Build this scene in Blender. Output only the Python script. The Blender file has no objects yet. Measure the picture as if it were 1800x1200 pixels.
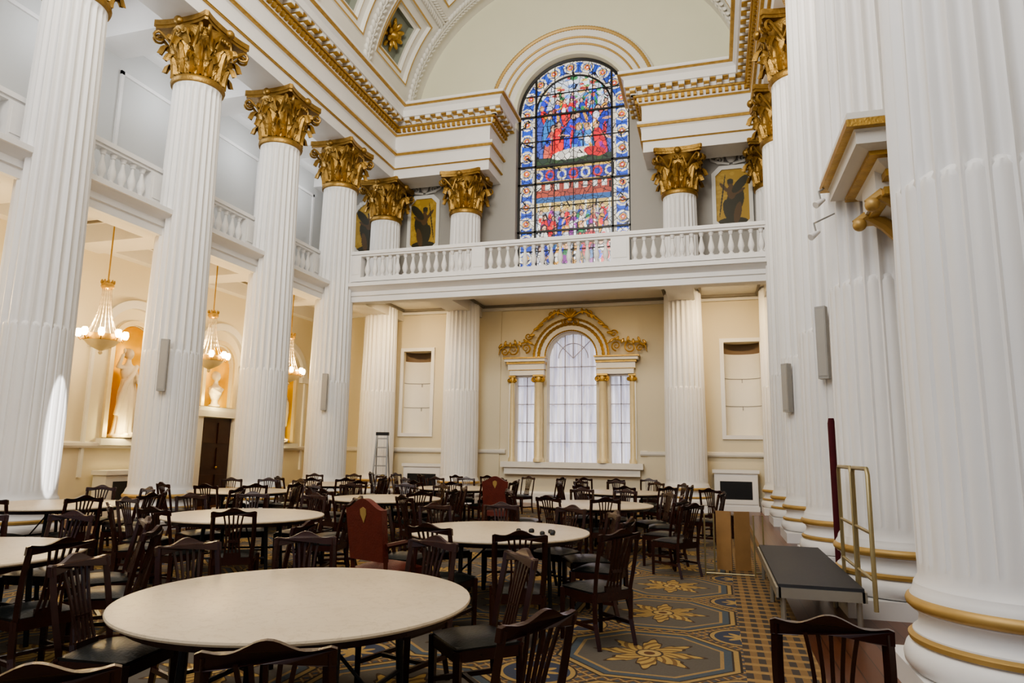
import bpy, math, random
import numpy as np
from mathutils import Vector, Matrix
from mathutils.geometry import tessellate_polygon
random.seed(7)
COL=bpy.context.scene.collection
pi=math.pi; cos=math.cos; sin=math.sin

# ------------------------------------------------------------ node helpers
class NT:
    def __init__(s,name):
        s.m=bpy.data.materials.new(name); s.m.use_nodes=True
        s.t=s.m.node_tree; s.b=s.t.nodes['Principled BSDF']
    def n(s,t,**k):
        x=s.t.nodes.new(t)
        for a,b in k.items(): setattr(x,a,b)
        return x
    def l(s,a,b): s.t.links.new(a,b)
    def put(s,sock,v):
        if isinstance(v,bpy.types.NodeSocket): s.l(v,sock)
        elif isinstance(v,(tuple,list)) and len(v)==3 and len(sock.default_value)==4: sock.default_value=(*v,1)
        else: sock.default_value=v
    def obj(s): return s.n('ShaderNodeTexCoord').outputs['Object']
    def xyz(s):
        q=s.n('ShaderNodeSeparateXYZ'); s.l(s.obj(),q.inputs[0]); return q.outputs
    def mt(s,op,a,b=None,c=None):
        q=s.n('ShaderNodeMath',operation=op)
        s.put(q.inputs[0],a)
        if b is not None: s.put(q.inputs[1],b)
        if c is not None: s.put(q.inputs[2],c)
        return q.outputs[0]
    def mix(s,f,a,b,bt='MIX'):
        q=s.n('ShaderNodeMix',data_type='RGBA',blend_type=bt)
        s.put(q.inputs[0],f); s.put(q.inputs[6],a); s.put(q.inputs[7],b); return q.outputs[2]
    def noise(s,scale,detail=3,vec=None):
        q=s.n('ShaderNodeTexNoise'); q.inputs['Scale'].default_value=scale; q.inputs['Detail'].default_value=detail
        s.l(vec if vec is not None else s.obj(),q.inputs['Vector']); return q.outputs['Fac']
    def stretch(s,sc):
        q=s.n('ShaderNodeMapping'); q.inputs['Scale'].default_value=sc; s.l(s.obj(),q.inputs['Vector']); return q.outputs[0]
    def bump(s,h,st,dist=.02):
        q=s.n('ShaderNodeBump'); q.inputs['Strength'].default_value=st; q.inputs['Distance'].default_value=dist
        s.l(h,q.inputs['Height']); s.l(q.outputs[0],s.b.inputs['Normal'])
def mat(name,col,rough=.5,metal=0,var=.06,scale=3,bump=0,bscale=30,em=None,es=0):
    k=NT(name)
    lo=tuple(max(0,c*(1-var)) for c in col); hi=tuple(min(1,c*(1+var)) for c in col)
    k.l(k.mix(k.noise(scale),lo,hi),k.b.inputs['Base Color'])
    k.b.inputs['Roughness'].default_value=rough; k.b.inputs['Metallic'].default_value=metal
    if bump: k.bump(k.noise(bscale,4),bump)
    if em: k.b.inputs['Emission Color'].default_value=(*em,1); k.b.inputs['Emission Strength'].default_value=es
    return k.m
WHITE=mat('white_paint',(.80,.785,.77),.45,0,.03)
WHITE2=mat('white_plaster',(.76,.735,.68),.6,0,.04)
STONE=mat('marble_statue',(.62,.54,.42),.5,0,.10,6)
GOLD=mat('gilding',(.50,.31,.08),.36,.7,.38,9,.3,40)
BRONZE=mat('dark_gilding',(.33,.20,.055),.38,.7,.55,7,.5,30)
GOLDP=mat('gold_paint',(.52,.34,.12),.45,.35,.14,6)
GOLDC=mat('pale_gold_paint',(.72,.60,.36),.45,.15,.10,6)
NICHE=mat('gold_leaf_niche',(.85,.52,.03),.40,.25,.12,5)
WOOD=mat('mahogany',(.034,.010,.006),.26,0,.40,8)
WOODB=mat('mahogany_reddish',(.08,.018,.009),.3,0,.3,8)
LEATHER=mat('black_leather',(.008,.010,.010),.30,0,.3,12,.15,60)
RED=mat('red_leather',(.14,.026,.016),.4,0,.3,10,.2,50)
VELVET=mat('crimson_velvet',(.075,.005,.010),.9,0,.3,10)
BLACK=mat('black_metal',(.012,.012,.013),.45,0,.2)
DECK=mat('dark_deck',(.035,.035,.04),.6,0,.2,20)
STEEL=mat('steel',(.42,.40,.34),.35,.7,.1)
BRASS=mat('dull_brass',(.40,.33,.18),.35,.6,.1)
GREYP=mat('grey_speaker',(.33,.32,.30),.5,0,.05)
GRILL=mat('speaker_grille',(.38,.36,.33),.7)
ALU=mat('aluminium',(.36,.37,.38),.4,.5,.05)
OAK=mat('oak_board',(.33,.19,.08),.45,0,.2,5)
DARKD=mat('dark_door_wood',(.035,.010,.006),.35,0,.3,5)
LAMP=mat('lit_frosted_glass',(1,.85,.6),.4,0,0,1,em=(1,.72,.36),es=16)
CRYST=mat('crystal_strands',(.65,.55,.38),.2,.2,.2,30)
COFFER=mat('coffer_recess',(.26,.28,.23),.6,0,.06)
BAR=mat('grey_window_bar',(.46,.44,.50),.5,0,.05)
PANELW=mat('white_niche_panel',(.80,.77,.70),.55,0,.03)
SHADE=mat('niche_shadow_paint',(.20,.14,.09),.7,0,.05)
LINE=mat('dark_grey_moulding',(.20,.18,.15),.6,0,.05)  # dark grey outline frames on the soffit panels
# table top
k=NT('cream_table_top'); f=k.noise(2.5,6); g=k.noise(9,7)
c=k.mix(f,(.60,.48,.33),(.73,.61,.44)); c=k.mix(k.mt('MULTIPLY',k.mt('LESS_THAN',k.mt('ABSOLUTE',k.mt('SUBTRACT',g,.5)),.014),.30),c,(.45,.34,.22))
c=k.mix(k.mt('MULTIPLY',k.mt('GREATER_THAN',k.noise(14,5),.60),.20),c,(.48,.36,.22)); c=k.mix(k.mt('MULTIPLY',k.noise(45,4),.18),c,(.50,.39,.25))
k.l(c,k.b.inputs['Base Color']); k.b.inputs['Roughness'].default_value=.36; TOP=k.m
# end wall by height
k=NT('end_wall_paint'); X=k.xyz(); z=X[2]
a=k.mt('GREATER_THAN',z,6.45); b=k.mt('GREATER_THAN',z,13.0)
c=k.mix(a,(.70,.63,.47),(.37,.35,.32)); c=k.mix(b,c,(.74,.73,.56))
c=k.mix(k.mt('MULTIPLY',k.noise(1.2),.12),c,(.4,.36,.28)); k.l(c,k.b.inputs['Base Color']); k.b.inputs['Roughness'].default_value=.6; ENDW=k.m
# left wall by height
k=NT('side_wall_paint'); z=k.xyz()[2]
c=k.mix(k.mt('GREATER_THAN',z,6.3),(.76,.69,.52),(.62,.63,.62)); c=k.mix(k.mt('MULTIPLY',k.noise(1.2),.1),c,(.5,.45,.38))
k.l(c,k.b.inputs['Base Color']); k.b.inputs['Roughness'].default_value=.6; SIDEW=k.m
# wood floor
k=NT('floor_boards'); X=k.xyz()
st_=k.mt('FRACT',k.mt('MULTIPLY',X[0],7.0)); gap=k.mt('LESS_THAN',st_,.05)
idn=k.mt('FLOOR',k.mt('MULTIPLY',X[0],7.0)); sh=k.mt('FRACT',k.mt('MULTIPLY',k.mt('SINE',k.mt('MULTIPLY',idn,12.9)),43.7))
c=k.mix(sh,(.08,.027,.012),(.14,.048,.020)); c=k.mix(gap,c,(.015,.007,.004)); k.l(c,k.b.inputs['Base Color']); k.b.inputs['Roughness'].default_value=.28; FLOORM=k.m
# carpet
k=NT('patterned_carpet'); X=k.xyz(); x,y=X[0],X[1]
def cell(v,c0,s): return k.mt('SUBTRACT',k.mt('FRACT',k.mt('ADD',k.mt('DIVIDE',k.mt('SUBTRACT',v,c0),s),100.5)),.5)
px=cell(x,-.56,1.5); py=cell(y,5.94,1.5); ax=k.mt('ABSOLUTE',px); ay=k.mt('ABSOLUTE',py)
sm=k.mt('ADD',ax,ay); octg=k.mt('MAXIMUM',k.mt('MAXIMUM',ax,ay),k.mt('MULTIPLY',sm,.7071))
r=k.mt('SQRT',k.mt('ADD',k.mt('MULTIPLY',px,px),k.mt('MULTIPLY',py,py))); th=k.mt('ARCTAN2',py,px)
lobe=k.mt('ADD',.20,k.mt('ADD',k.mt('MULTIPLY',.065,k.mt('COSINE',k.mt('MULTIPLY',th,8))),k.mt('MULTIPLY',.02,k.mt('COSINE',k.mt('MULTIPLY',th,24)))))
vein=k.mt('GREATER_THAN',k.mt('SINE',k.mt('ADD',k.mt('MULTIPLY',th,16),k.mt('MULTIPLY',r,70))),.35)
qx=k.mt('SUBTRACT',.5,ax); qy=k.mt('SUBTRACT',.5,ay); q=k.mt('SQRT',k.mt('ADD',k.mt('MULTIPLY',qx,qx),k.mt('MULTIPLY',qy,qy)))
fx=k.mt('ABSOLUTE',cell(k.mt('ADD',x,y),0,.11)); fy=k.mt('ABSOLUTE',cell(k.mt('SUBTRACT',x,y),0,.11))
lat=k.mt('LESS_THAN',k.mt('MINIMUM',fx,fy),.10); dot=k.mt('GREATER_THAN',k.mt('MINIMUM',fx,fy),.28)
ground=k.mix(lat,(.125,.060,.026),(.36,.24,.10)); ground=k.mix(dot,ground,(.06,.080,.095))
GO=(.38,.25,.09)
c=k.mix(k.mt('LESS_THAN',octg,.475),ground,(.025,.018,.014))
c=k.mix(k.mt('LESS_THAN',octg,.462),c,GO)
c=k.mix(k.mt('LESS_THAN',octg,.435),c,(.035,.022,.015))
c=k.mix(k.mt('LESS_THAN',octg,.425),c,(.065,.090,.11))
c=k.mix(k.mt('LESS_THAN',octg,.385),c,(.34,.22,.09))
c=k.mix(k.mt('LESS_THAN',octg,.365),c,(.115,.10,.08))
leaf=k.mix(vein,(.46,.30,.09),(.20,.11,.035))
c=k.mix(k.mt('LESS_THAN',r,k.mt('ADD',lobe,.022)),c,(.05,.028,.015))
c=k.mix(k.mt('LESS_THAN',r,lobe),c,leaf)
c=k.mix(k.mt('LESS_THAN',r,.075),c,(.05,.03,.02)); c=k.mix(k.mt('LESS_THAN',r,.062),c,(.50,.34,.12)); c=k.mix(k.mt('LESS_THAN',r,.03),c,(.12,.05,.02))
c=k.mix(k.mt('LESS_THAN',q,.20),c,(.03,.02,.015)); c=k.mix(k.mt('LESS_THAN',q,.19),c,GO); c=k.mix(k.mt('LESS_THAN',q,.165),c,(.035,.048,.08))
lob2=k.mt('ADD',.085,k.mt('MULTIPLY',.03,k.mt('COSINE',k.mt('MULTIPLY',k.mt('ARCTAN2',qy,qx),8)))); c=k.mix(k.mt('LESS_THAN',q,lob2),c,(.40,.26,.09))
bx=k.mt('FRACT',k.mt('MULTIPLY',x,9)); by=k.mt('FRACT',k.mt('MULTIPLY',y,5))
bd=k.mix(k.mt('GREATER_THAN',bx,.5),(.24,.14,.055),(.055,.045,.038)); bd=k.mix(k.mt('LESS_THAN',k.mt('ABSOLUTE',k.mt('SUBTRACT',by,.5)),.16),bd,(.34,.21,.08))
c=k.mix(k.mt('GREATER_THAN',x,.17),c,bd); c=k.mix(k.mt('LESS_THAN',x,-10.05),c,bd)
nz=k.noise(55,3); c=k.mix(k.mt('MULTIPLY',nz,.40),c,(.07,.042,.022))
k.l(c,k.b.inputs['Base Color']); k.b.inputs['Roughness'].default_value=.95; k.bump(nz,.3,.01); CARPET=k.m
def attrmat(name,emis,lead,rough=.4):
    k=NT(name); a=k.n('ShaderNodeVertexColor',layer_name='Col').outputs[0]
    if lead:
        v=k.n('ShaderNodeTexVoronoi',feature='DISTANCE_TO_EDGE'); v.inputs['Scale'].default_value=lead; k.l(k.obj(),v.inputs['Vector'])
        v2=k.n('ShaderNodeTexVoronoi'); v2.inputs['Scale'].default_value=lead; k.l(k.obj(),v2.inputs['Vector'])
        sp=k.n('ShaderNodeSeparateXYZ'); k.l(v2.outputs['Color'],sp.inputs[0])
        a=k.mix(k.mt('MULTIPLY',sp.outputs[0],.45),a,(.01,.01,.03))
        a=k.mix(k.mt('LESS_THAN',v.outputs[0],.035),a,(.003,.003,.005))
        k.b.inputs['Base Color'].default_value=(.02,.02,.03,1)
    else: k.l(a,k.b.inputs['Base Color'])
    k.b.inputs['Roughness'].default_value=rough
    if emis: k.l(a,k.b.inputs['Emission Color']); k.b.inputs['Emission Strength'].default_value=emis
    return k.m
GLASS=attrmat('stained_glass',1.9,4.6,.2); PAINT=attrmat('painted_panel',0,0,.5)  # stained glass emits its own colours in place of daylight behind it
# curtain, fold shading painted by stretched noise, emission standing in for daylight
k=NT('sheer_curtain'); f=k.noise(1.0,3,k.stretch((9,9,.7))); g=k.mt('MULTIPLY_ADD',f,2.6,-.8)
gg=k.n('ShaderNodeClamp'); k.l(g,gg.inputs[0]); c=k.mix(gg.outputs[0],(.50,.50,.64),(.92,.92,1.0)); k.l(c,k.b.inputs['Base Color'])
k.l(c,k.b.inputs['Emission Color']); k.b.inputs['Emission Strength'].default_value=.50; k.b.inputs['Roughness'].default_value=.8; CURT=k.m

# ------------------------------------------------------------ mesh helpers
class MB:
    def __init__(s): s.v=[]; s.f=[]; s.m=[]
    def add(s,vs,fs,m=0):
        o=len(s.v); s.v+=[tuple(q) for q in vs]; s.f+=[tuple(i+o for i in f) for f in fs]; s.m+=[m]*len(fs); return s
    def box(s,x0,x1,y0,y1,z0,z1,m=0,M=None):
        vs=[(x,y,z) for z in (z0,z1) for y in (y0,y1) for x in (x0,x1)]
        if M is not None: vs=[M@Vector(q) for q in vs]
        return s.add(vs,[(0,2,3,1),(4,5,7,6),(0,1,5,4),(2,6,7,3),(0,4,6,2),(1,3,7,5)],m)
    def lathe(s,prof,seg=24,c=(0,0,0),m=0,sx=1,sy=1,M=None):
        vs=[];n=len(prof)
        for r,z in prof:
            for i in range(seg):
                a=2*pi*i/seg; p=Vector((c[0]+r*cos(a)*sx,c[1]+r*sin(a)*sy,c[2]+z)); vs.append(M@p if M is not None else p)
        fs=[(j*seg+i,j*seg+(i+1)%seg,(j+1)*seg+(i+1)%seg,(j+1)*seg+i) for j in range(n-1) for i in range(seg)]
        fs.append(tuple(range(seg-1,-1,-1))); fs.append(tuple((n-1)*seg+i for i in range(seg)))
        return s.add(vs,fs,m)
    def tube(s,pts,rad,seg=8,m=0,closed=False,sx=1,sy=1,up=None):
        P=[Vector(p) for p in pts]; n=len(P)
        if not hasattr(rad,'__len__'): rad=[rad]*n
        vs=[]; prev=None
        for i in range(n):
            if closed: t=P[(i+1)%n]-P[i-1]
            else: t=P[min(i+1,n-1)]-P[max(i-1,0)]
            if t.length<1e-9: t=Vector((0,0,1))
            t.normalize()
            if up is not None: a=Vector(up)
            elif prev is None: a=Vector((0,0,1)) if abs(t.z)<.9 else Vector((1,0,0))
            else: a=prev
            a=a-t*a.dot(t)
            if a.length<1e-6: a=t.orthogonal()
            a.normalize(); prev=a; b=t.cross(a)
            for j in range(seg):
                w=2*pi*(j+.5)/seg; vs.append(P[i]+(a*cos(w)*sx+b*sin(w)*sy)*rad[i])
        m2=n if closed else n-1
        fs=[(i*seg+j,i*seg+(j+1)%seg,((i+1)%n)*seg+(j+1)%seg,((i+1)%n)*seg+j) for i in range(m2) for j in range(seg)]
        if not closed: fs.append(tuple(range(seg-1,-1,-1))); fs.append(tuple((n-1)*seg+i for i in range(seg)))
        return s.add(vs,fs,m)
    def ell(s,c,r,seg=12,rings=8,m=0,M=None):
        if not hasattr(r,'__len__'): r=(r,r,r)
        prof=[(max(1e-4,sin(pi*i/rings)),-cos(pi*i/rings)) for i in range(rings+1)]
        vs=[]
        for a,z in prof:
            for i in range(seg):
                w=2*pi*i/seg; p=Vector((r[0]*a*cos(w),r[1]*a*sin(w),r[2]*z))
                if M is not None: p=M@p
                vs.append(p+Vector(c))
        fs=[(j*seg+i,j*seg+(i+1)%seg,(j+1)*seg+(i+1)%seg,(j+1)*seg+i) for j in range(rings) for i in range(seg)]
        return s.add(vs,fs,m)
    def prism(s,loops,d0,d1,fn,m=0):
        flat=[p for L in loops for p in L]; N=len(flat)
        tr=tessellate_polygon([[Vector((p[0],p[1],0)) for p in L] for L in loops])
        vs=[fn(p[0],p[1],d0) for p in flat]+[fn(p[0],p[1],d1) for p in flat]
        fs=[tuple(t) for t in tr]+[tuple(i+N for i in reversed(t)) for t in tr]
        o=0
        for L in loops:
            n=len(L)
            for i in range(n): a=o+i; b=o+(i+1)%n; fs.append((a,b,b+N,a+N))
            o+=n
        return s.add(vs,fs,m)
    def sweep(s,path,prof,m=0,closedprof=True):
        P=[Vector((p[0],p[1])) for p in path]; n=len(P); vs=[]; q=len(prof)
        for i in range(n):
            def nr(a,b): d=(b-a).normalized(); return Vector((d.y,-d.x))
            if i==0: o=nr(P[0],P[1])
            elif i==n-1: o=nr(P[-2],P[-1])
            else:
                n1=nr(P[i-1],P[i]); n2=nr(P[i],P[i+1]); o=(n1+n2); o=o/ (1+n1.dot(n2))
            for d,z in prof: vs.append((P[i].x+o.x*d,P[i].y+o.y*d,z))
        fs=[]
        for i in range(n-1):
            for j in range(q if closedprof else q-1):
                fs.append((i*q+j,i*q+(j+1)%q,(i+1)*q+(j+1)%q,(i+1)*q+j))
        if closedprof: fs.append(tuple(range(q))); fs.append(tuple((n-1)*q+i for i in reversed(range(q))))
        return s.add(vs,fs,m)
def XZ(y0=0): return lambda a,b,d:(a,d,b)
import bmesh
def mesh(name,mb,mats,smooth=False):
    me=bpy.data.meshes.new(name); me.from_pydata(mb.v,[],mb.f)
    if not isinstance(mats,(list,tuple)): mats=[mats]
    for x in mats: me.materials.append(x)
    me.polygons.foreach_set('material_index',mb.m)
    bm=bmesh.new(); bm.from_mesh(me); bmesh.ops.recalc_face_normals(bm,faces=bm.faces); bm.to_mesh(me); bm.free()
    if smooth:
        me.polygons.foreach_set('use_smooth',[True]*len(me.polygons))
        try: me.set_sharp_from_angle(angle=math.radians(42))
        except Exception: pass
    me.update(); return me
def ob(name,mb,mats,parent=None,smooth=False,loc=(0,0,0),rot=(0,0,0)):
    me=mb if isinstance(mb,bpy.types.Mesh) else mesh(name,mb,mats,smooth)
    o=bpy.data.objects.new(name,me); COL.objects.link(o); o.location=loc; o.rotation_euler=rot
    if parent: o.parent=parent
    return o
def st(name,mb,mats,smooth=False):
    o=ob(name,mb,mats,None,smooth); o['kind']='structure'; return o
def tag(o,label,cat,group=None):
    o['label']=label; o['category']=cat
    if group: o['group']=group
    return o
def root(name,label,cat,loc=(0,0,0),rz=0,group=None):
    e=bpy.data.objects.new(name,None); COL.objects.link(e); e.empty_display_size=.1
    e.location=loc; e.rotation_euler=(0,0,rz); return tag(e,label,cat,group)
def clone(r,loc,rz=0,label=None):
    n=r.copy(); COL.objects.link(n); n.location=loc; n.rotation_euler=(0,0,rz)
    if label: n['label']=label
    for ch in list(r.children):
        c2=ch.copy(); COL.objects.link(c2); c2.parent=n
    return n
def arc(cx,cz,r,a0,a1,n,rz=None):
    rz=r if rz is None else rz
    return [(cx+r*cos(math.radians(a0+(a1-a0)*i/n)),cz+rz*sin(math.radians(a0+(a1-a0)*i/n))) for i in range(n+1)]
def archloop(cx,hw,z0,zs,n=24): return [(cx-hw,z0),(cx+hw,z0)]+arc(cx,zs,hw,0,180,n)
def spiral(cx,cz,r0,turns,start,hand=1,n=40,y=0,end=.12):
    out=[]
    for i in range(n+1):
        t=i/n; r=r0*(1-t)+r0*end*t; a=start+hand*turns*2*pi*t
        out.append((cx+r*cos(a),y,cz+r*sin(a)))
    return out
def remeshed(mb,vox,m,name):
    me=mesh(name+'_tmp',mb,m); o=bpy.data.objects.new('tmp',me); COL.objects.link(o)
    r=o.modifiers.new('r','REMESH'); r.mode='VOXEL'; r.voxel_size=vox; r.use_smooth_shade=True
    s=o.modifiers.new('s','SMOOTH'); s.iterations=2; s.factor=.5
    bpy.context.view_layer.update(); dg=bpy.context.evaluated_depsgraph_get()
    out=bpy.data.meshes.new_from_object(o.evaluated_get(dg)); out.name=name
    if not out.materials: out.materials.append(m)
    bpy.data.objects.remove(o); return out

# ------------------------------------------------------------ layout
LX,RX=-10.95,1.93
YS=[5.5,8.6,11.7,14.8,17.9,21.0]
WC=-4.44; YW=21.9
WX=-13.7; EX=2.6
# ------------------------------------------------------------ shell
st('floor',MB().box(WX-.3,EX+.3,-4,YW+1,-.2,0),FLOORM)
cp=ob('carpet',MB().box(-10.15,.72,-3.5,20.0,.0,.012),CARPET); tag(cp,'patterned gold, brown and blue carpet with octagonal medallions','carpet')
holes=[archloop(WC,2.0,7.4,13.55,36),
       archloop(WC,.82,1.3,4.72,24),
       [(WC-1.9,1.3),(WC-1.25,1.3),(WC-1.25,4.1),(WC-1.9,4.1)],
       [(WC+1.25,1.3),(WC+1.9,1.3),(WC+1.9,4.1),(WC+1.25,4.1)],
       [(-10.45,2.2),(-9.4,2.2),(-9.4,5.05),(-10.45,5.05)],
       [(.35,2.2),(1.40,2.2),(1.40,5.05),(.35,5.05)]]
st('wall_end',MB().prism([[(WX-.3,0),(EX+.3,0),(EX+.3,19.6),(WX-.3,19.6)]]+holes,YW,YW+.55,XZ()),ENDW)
BY=[10.25,13.35,16.45,19.6]
lh=[]
for i,b in enumerate(BY):
    if i==2: lh.append(archloop(b,.55,2.75,3.95,16))
    else: lh.append(archloop(b,.56,1.8,3.98,16))
st('wall_left',MB().prism([[(-4,0),(YW,0),(YW,12.2),(-4,12.2)]]+lh,WX,WX-.55,lambda a,b,d:(d,a,b)),SIDEW)
st('wall_right',MB().box(EX,EX+.3,-4,YW+.5,0,19.5),WHITE2)
for i,b in enumerate(BY):
    hw=.56; z0=2.75 if i==2 else 1.8; zs=3.97
    m=MB(); n=14; rows=[]
    for z in [z0,zs]:
        rows.append([(WX-.02-.5*sin(pi*j/n),b-hw*cos(pi*j/n),z) for j in range(n+1)])
    for kk in range(1,8):
        ph=pi/2*kk/7.2
        rows.append([(WX-.02-.5*sin(pi*j/n)*cos(ph),b-hw*cos(pi*j/n)*cos(ph),zs+hw*sin(ph)) for j in range(n+1)])
    vs=[p for r in rows for p in r]; w=n+1
    fs=[(r*w+j,r*w+j+1,(r+1)*w+j+1,(r+1)*w+j) for r in range(len(rows)-1) for j in range(n)]
    m.add(vs,fs); m.box(WX-.55,WX,b-hw,b+hw,z0-.05,z0)
    tag(ob('wall_niche',m,NICHE,None,True),'arched wall niche lined with glowing gold leaf','niche','gilded niches along the aisle wall')
    m=MB()
    fn=lambda a,c,d:(d,a,c)
    m.prism([archloop(b,.70,z0-.0,zs,20),archloop(b,.58,z0+.001,zs,20)],WX,WX+.07,fn)
    st('trim_%d'%(10+i),m,GOLDC)
    m=MB(); o=arc(b,zs+.05,1.15,0,180,24); q=arc(b,zs+.05,.95,180,0,24)
    m.prism([o+q],WX,WX+.12,fn)
    m.box(WX,WX+.13,b-1.3,b-.85,zs-.12,zs+.06); m.box(WX,WX+.13,b+.85,b+1.3,zs-.12,zs+.06)
    m.box(WX,WX+.16,b-.8,b+.8,z0-.18,z0-.02)
    if i in(1,3):
        m.box(WX,WX+.06,b-1.2,b-1.12,.9,3.85); m.box(WX,WX+.06,b+1.12,b+1.2,.9,3.85)
    st('trim_%d'%(20+i),m,WHITE2)
m=MB(); m.box(-8.1,WC-2.42,YW-.05,YW,0,6.4); m.box(WC+2.42,-.7,YW-.05,YW,0,6.4); st('trim_40',m,ENDW)
m=MB(); prof=[(0,1.55),(.08,1.55),(.11,1.6),(.11,1.66),(.0,1.70)]
m.sweep([(WX,-4),(WX,15.7)],prof); m.sweep([(WX,17.2),(WX,YW),(WC-2.2,YW)],prof); m.sweep([(WC+2.2,YW),(EX,YW)],prof)
st('trim_1',m,WHITE2)
m=MB(); prof=[(0,0),(.09,0),(.09,.3),(.05,.36),(0,.36)]
m.sweep([(WX,-4),(WX,15.7)],prof); m.sweep([(WX,17.2),(WX,YW),(EX,YW)],prof); st('baseboard_end',m,WHITE2)
m=MB()
for y0 in [5.9,9.0,12.1,15.2,18.3]:
    for (a,b2,c0,c1) in [(y0,y0+2.3,7.2,10.7)]:
        m.box(WX,WX+.05,a,b2,c0,c0+.09); m.box(WX,WX+.05,a,b2,c1-.09,c1); m.box(WX,WX+.05,a,a+.09,c0,c1); m.box(WX,WX+.05,b2-.09,b2,c0,c1)
st('trim_2',m,WHITE)
m=MB(); m.box(WX,-11.1,-4,18.4,6.45,6.6); m.box(-11.6,-11.1,-4,18.4,6.02,6.5); m.box(WX,WX+.3,-4,YW,6.1,6.5)
for y in YS[:5]: m.box(WX,-11.1,y-.38,y+.38,6.04,6.5)
m.box(WX,-10.5,18.05,YW,6.5,6.6)
st('trim_3',m,WHITE2)
m=MB(); m.box(-11.1,EX,18.05,YW,6.5,6.6); m.box(-11.1,EX,18.05,18.6,6.05,6.5)
for x,hw in [(LX,.42),(WC-3.5,.38),(WC+3.62,.38),(RX,.42)]: m.box(x-hw,x+hw,18.05,YW,6.15,6.5)
m.box(WX,EX,YW-.15,YW,6.35,6.5)
st('trim_4',m,WHITE2)
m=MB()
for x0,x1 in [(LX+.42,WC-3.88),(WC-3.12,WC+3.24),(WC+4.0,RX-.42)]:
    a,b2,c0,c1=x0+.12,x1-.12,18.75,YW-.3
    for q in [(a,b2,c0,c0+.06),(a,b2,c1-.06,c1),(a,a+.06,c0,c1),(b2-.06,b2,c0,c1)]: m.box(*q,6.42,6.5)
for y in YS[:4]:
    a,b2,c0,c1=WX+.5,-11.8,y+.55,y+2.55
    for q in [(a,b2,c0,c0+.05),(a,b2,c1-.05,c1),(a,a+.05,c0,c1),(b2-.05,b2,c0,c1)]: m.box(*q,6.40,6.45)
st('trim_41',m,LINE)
prof=[(-.05,6.0),(.05,6.0),(.05,6.16),(.09,6.18),(.09,6.30),(.14,6.34),(.26,6.42),(.30,6.43),(.30,6.53),(.24,6.56),(.1,6.6),(-.05,6.6)]
st('trim_5',MB().sweep([(-11.1,-4),(-11.1,18.05),(EX,18.05)],prof),WHITE)
# entablature
pathL=[(LX,-4),(LX,21.0),(-7.45,21.0),(-7.45,YW+.1)]; pathR=[(-1.42,YW+.1),(-1.42,21.0),(RX,21.0),(RX,-4)]
def both(name,prof,mt_):
    m=MB(); m.sweep(pathL,prof); m.sweep(pathR,prof); return st(name,m,mt_)
both('trim_6',[(-.5,10.95),(.46,10.95),(.46,11.30),(.50,11.32),(.50,11.72),(.54,11.76),(.62,11.88),(.62,11.93),(.48,11.95),(.48,12.46),(.56,12.56),(.62,12.66),(.62,12.72),(.70,12.92),(.98,12.95),(.98,13.18),(1.04,13.24),(1.14,13.36),(1.14,13.42),(.5,13.44),(-.5,13.44)],WHITE)
m=MB()
for p in (pathL,pathR):
    for d,z,h in [(.47,11.29,.04),(.56,11.76,.08),(.52,12.49,.06),(.66,12.72,.07),(1.10,13.27,.05)]:
        m.sweep(p,[(d-.05,z),(d+.05,z),(d+.07,z+h*.5),(d+.04,z+h),(d-.05,z+h)])
st('trim_7',m,GOLD)
def along(path,d,step,fn):
    P=[Vector(p) for p in path]
    for i in range(len(P)-1):
        t=(P[i+1]-P[i]); L=t.length; t.normalize(); nn=Vector((t.y,-t.x))
        a0=0; a1=L
        if i>0:
            t0=(P[i]-P[i-1]).normalized(); a0= d if t0.cross(t)<0 else -d
        if i<len(P)-2:
            t2=(P[i+2]-P[i+1]).normalized(); a1= L-d if t.cross(t2)<0 else L+d
        n=max(1,int((a1-a0)/step))
        for j in range(n):
            s=a0+(j+.5)*(a1-a0)/n; c=P[i]+t*s
            if c.y+nn.y*d<2: continue
            fn(c,t,nn)
mA=MB(); mB=MB()
def modl(c,t,nn):
    M=Matrix(((t.x,nn.x,0,c.x),(t.y,nn.y,0,c.y),(0,0,1,0),(0,0,0,1)))
    mA.box(-.09,.09,.60,.93,12.84,12.95,0,M); mA.box(-.07,.07,.60,.80,12.76,12.84,0,M)
    mB.box(-.075,.075,.62,.94,12.80,12.838,0,M); mB.box(.11,.26,.64,.93,12.915,12.95,0,M)
def dent(c,t,nn):
    M=Matrix(((t.x,nn.x,0,c.x),(t.y,nn.y,0,c.y),(0,0,1,0),(0,0,0,1)))
    mB.box(-.05,.05,.54,.68,12.58,12.69,0,M)
for p in (pathL,pathR): along(p,.9,.37,modl); along(p,.6,.18,dent)
st('trim_8',mA,WHITE2); st('trim_42',mB,GOLD)
m=MB(); m.box(WX-.3,-11.2,-4,YW,11.95,12.1)
for y in YS: m.box(WX,-11.2,y-.42,y+.42,11.0,11.95)
m.box(WX,WX+.35,-4,YW,11.45,11.95)
for y in YS[:-1]:
    a,b2,c0,c1=WX+.5,-11.6,y+.55,y+2.55
    for q in [(a,b2,c0,c0+.1),(a,b2,c1-.1,c1),(a,a+.1,c0,c1),(b2-.1,b2,c0,c1)]: m.box(*q,11.86,11.95)
st('ceiling',m,WHITE)
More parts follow.
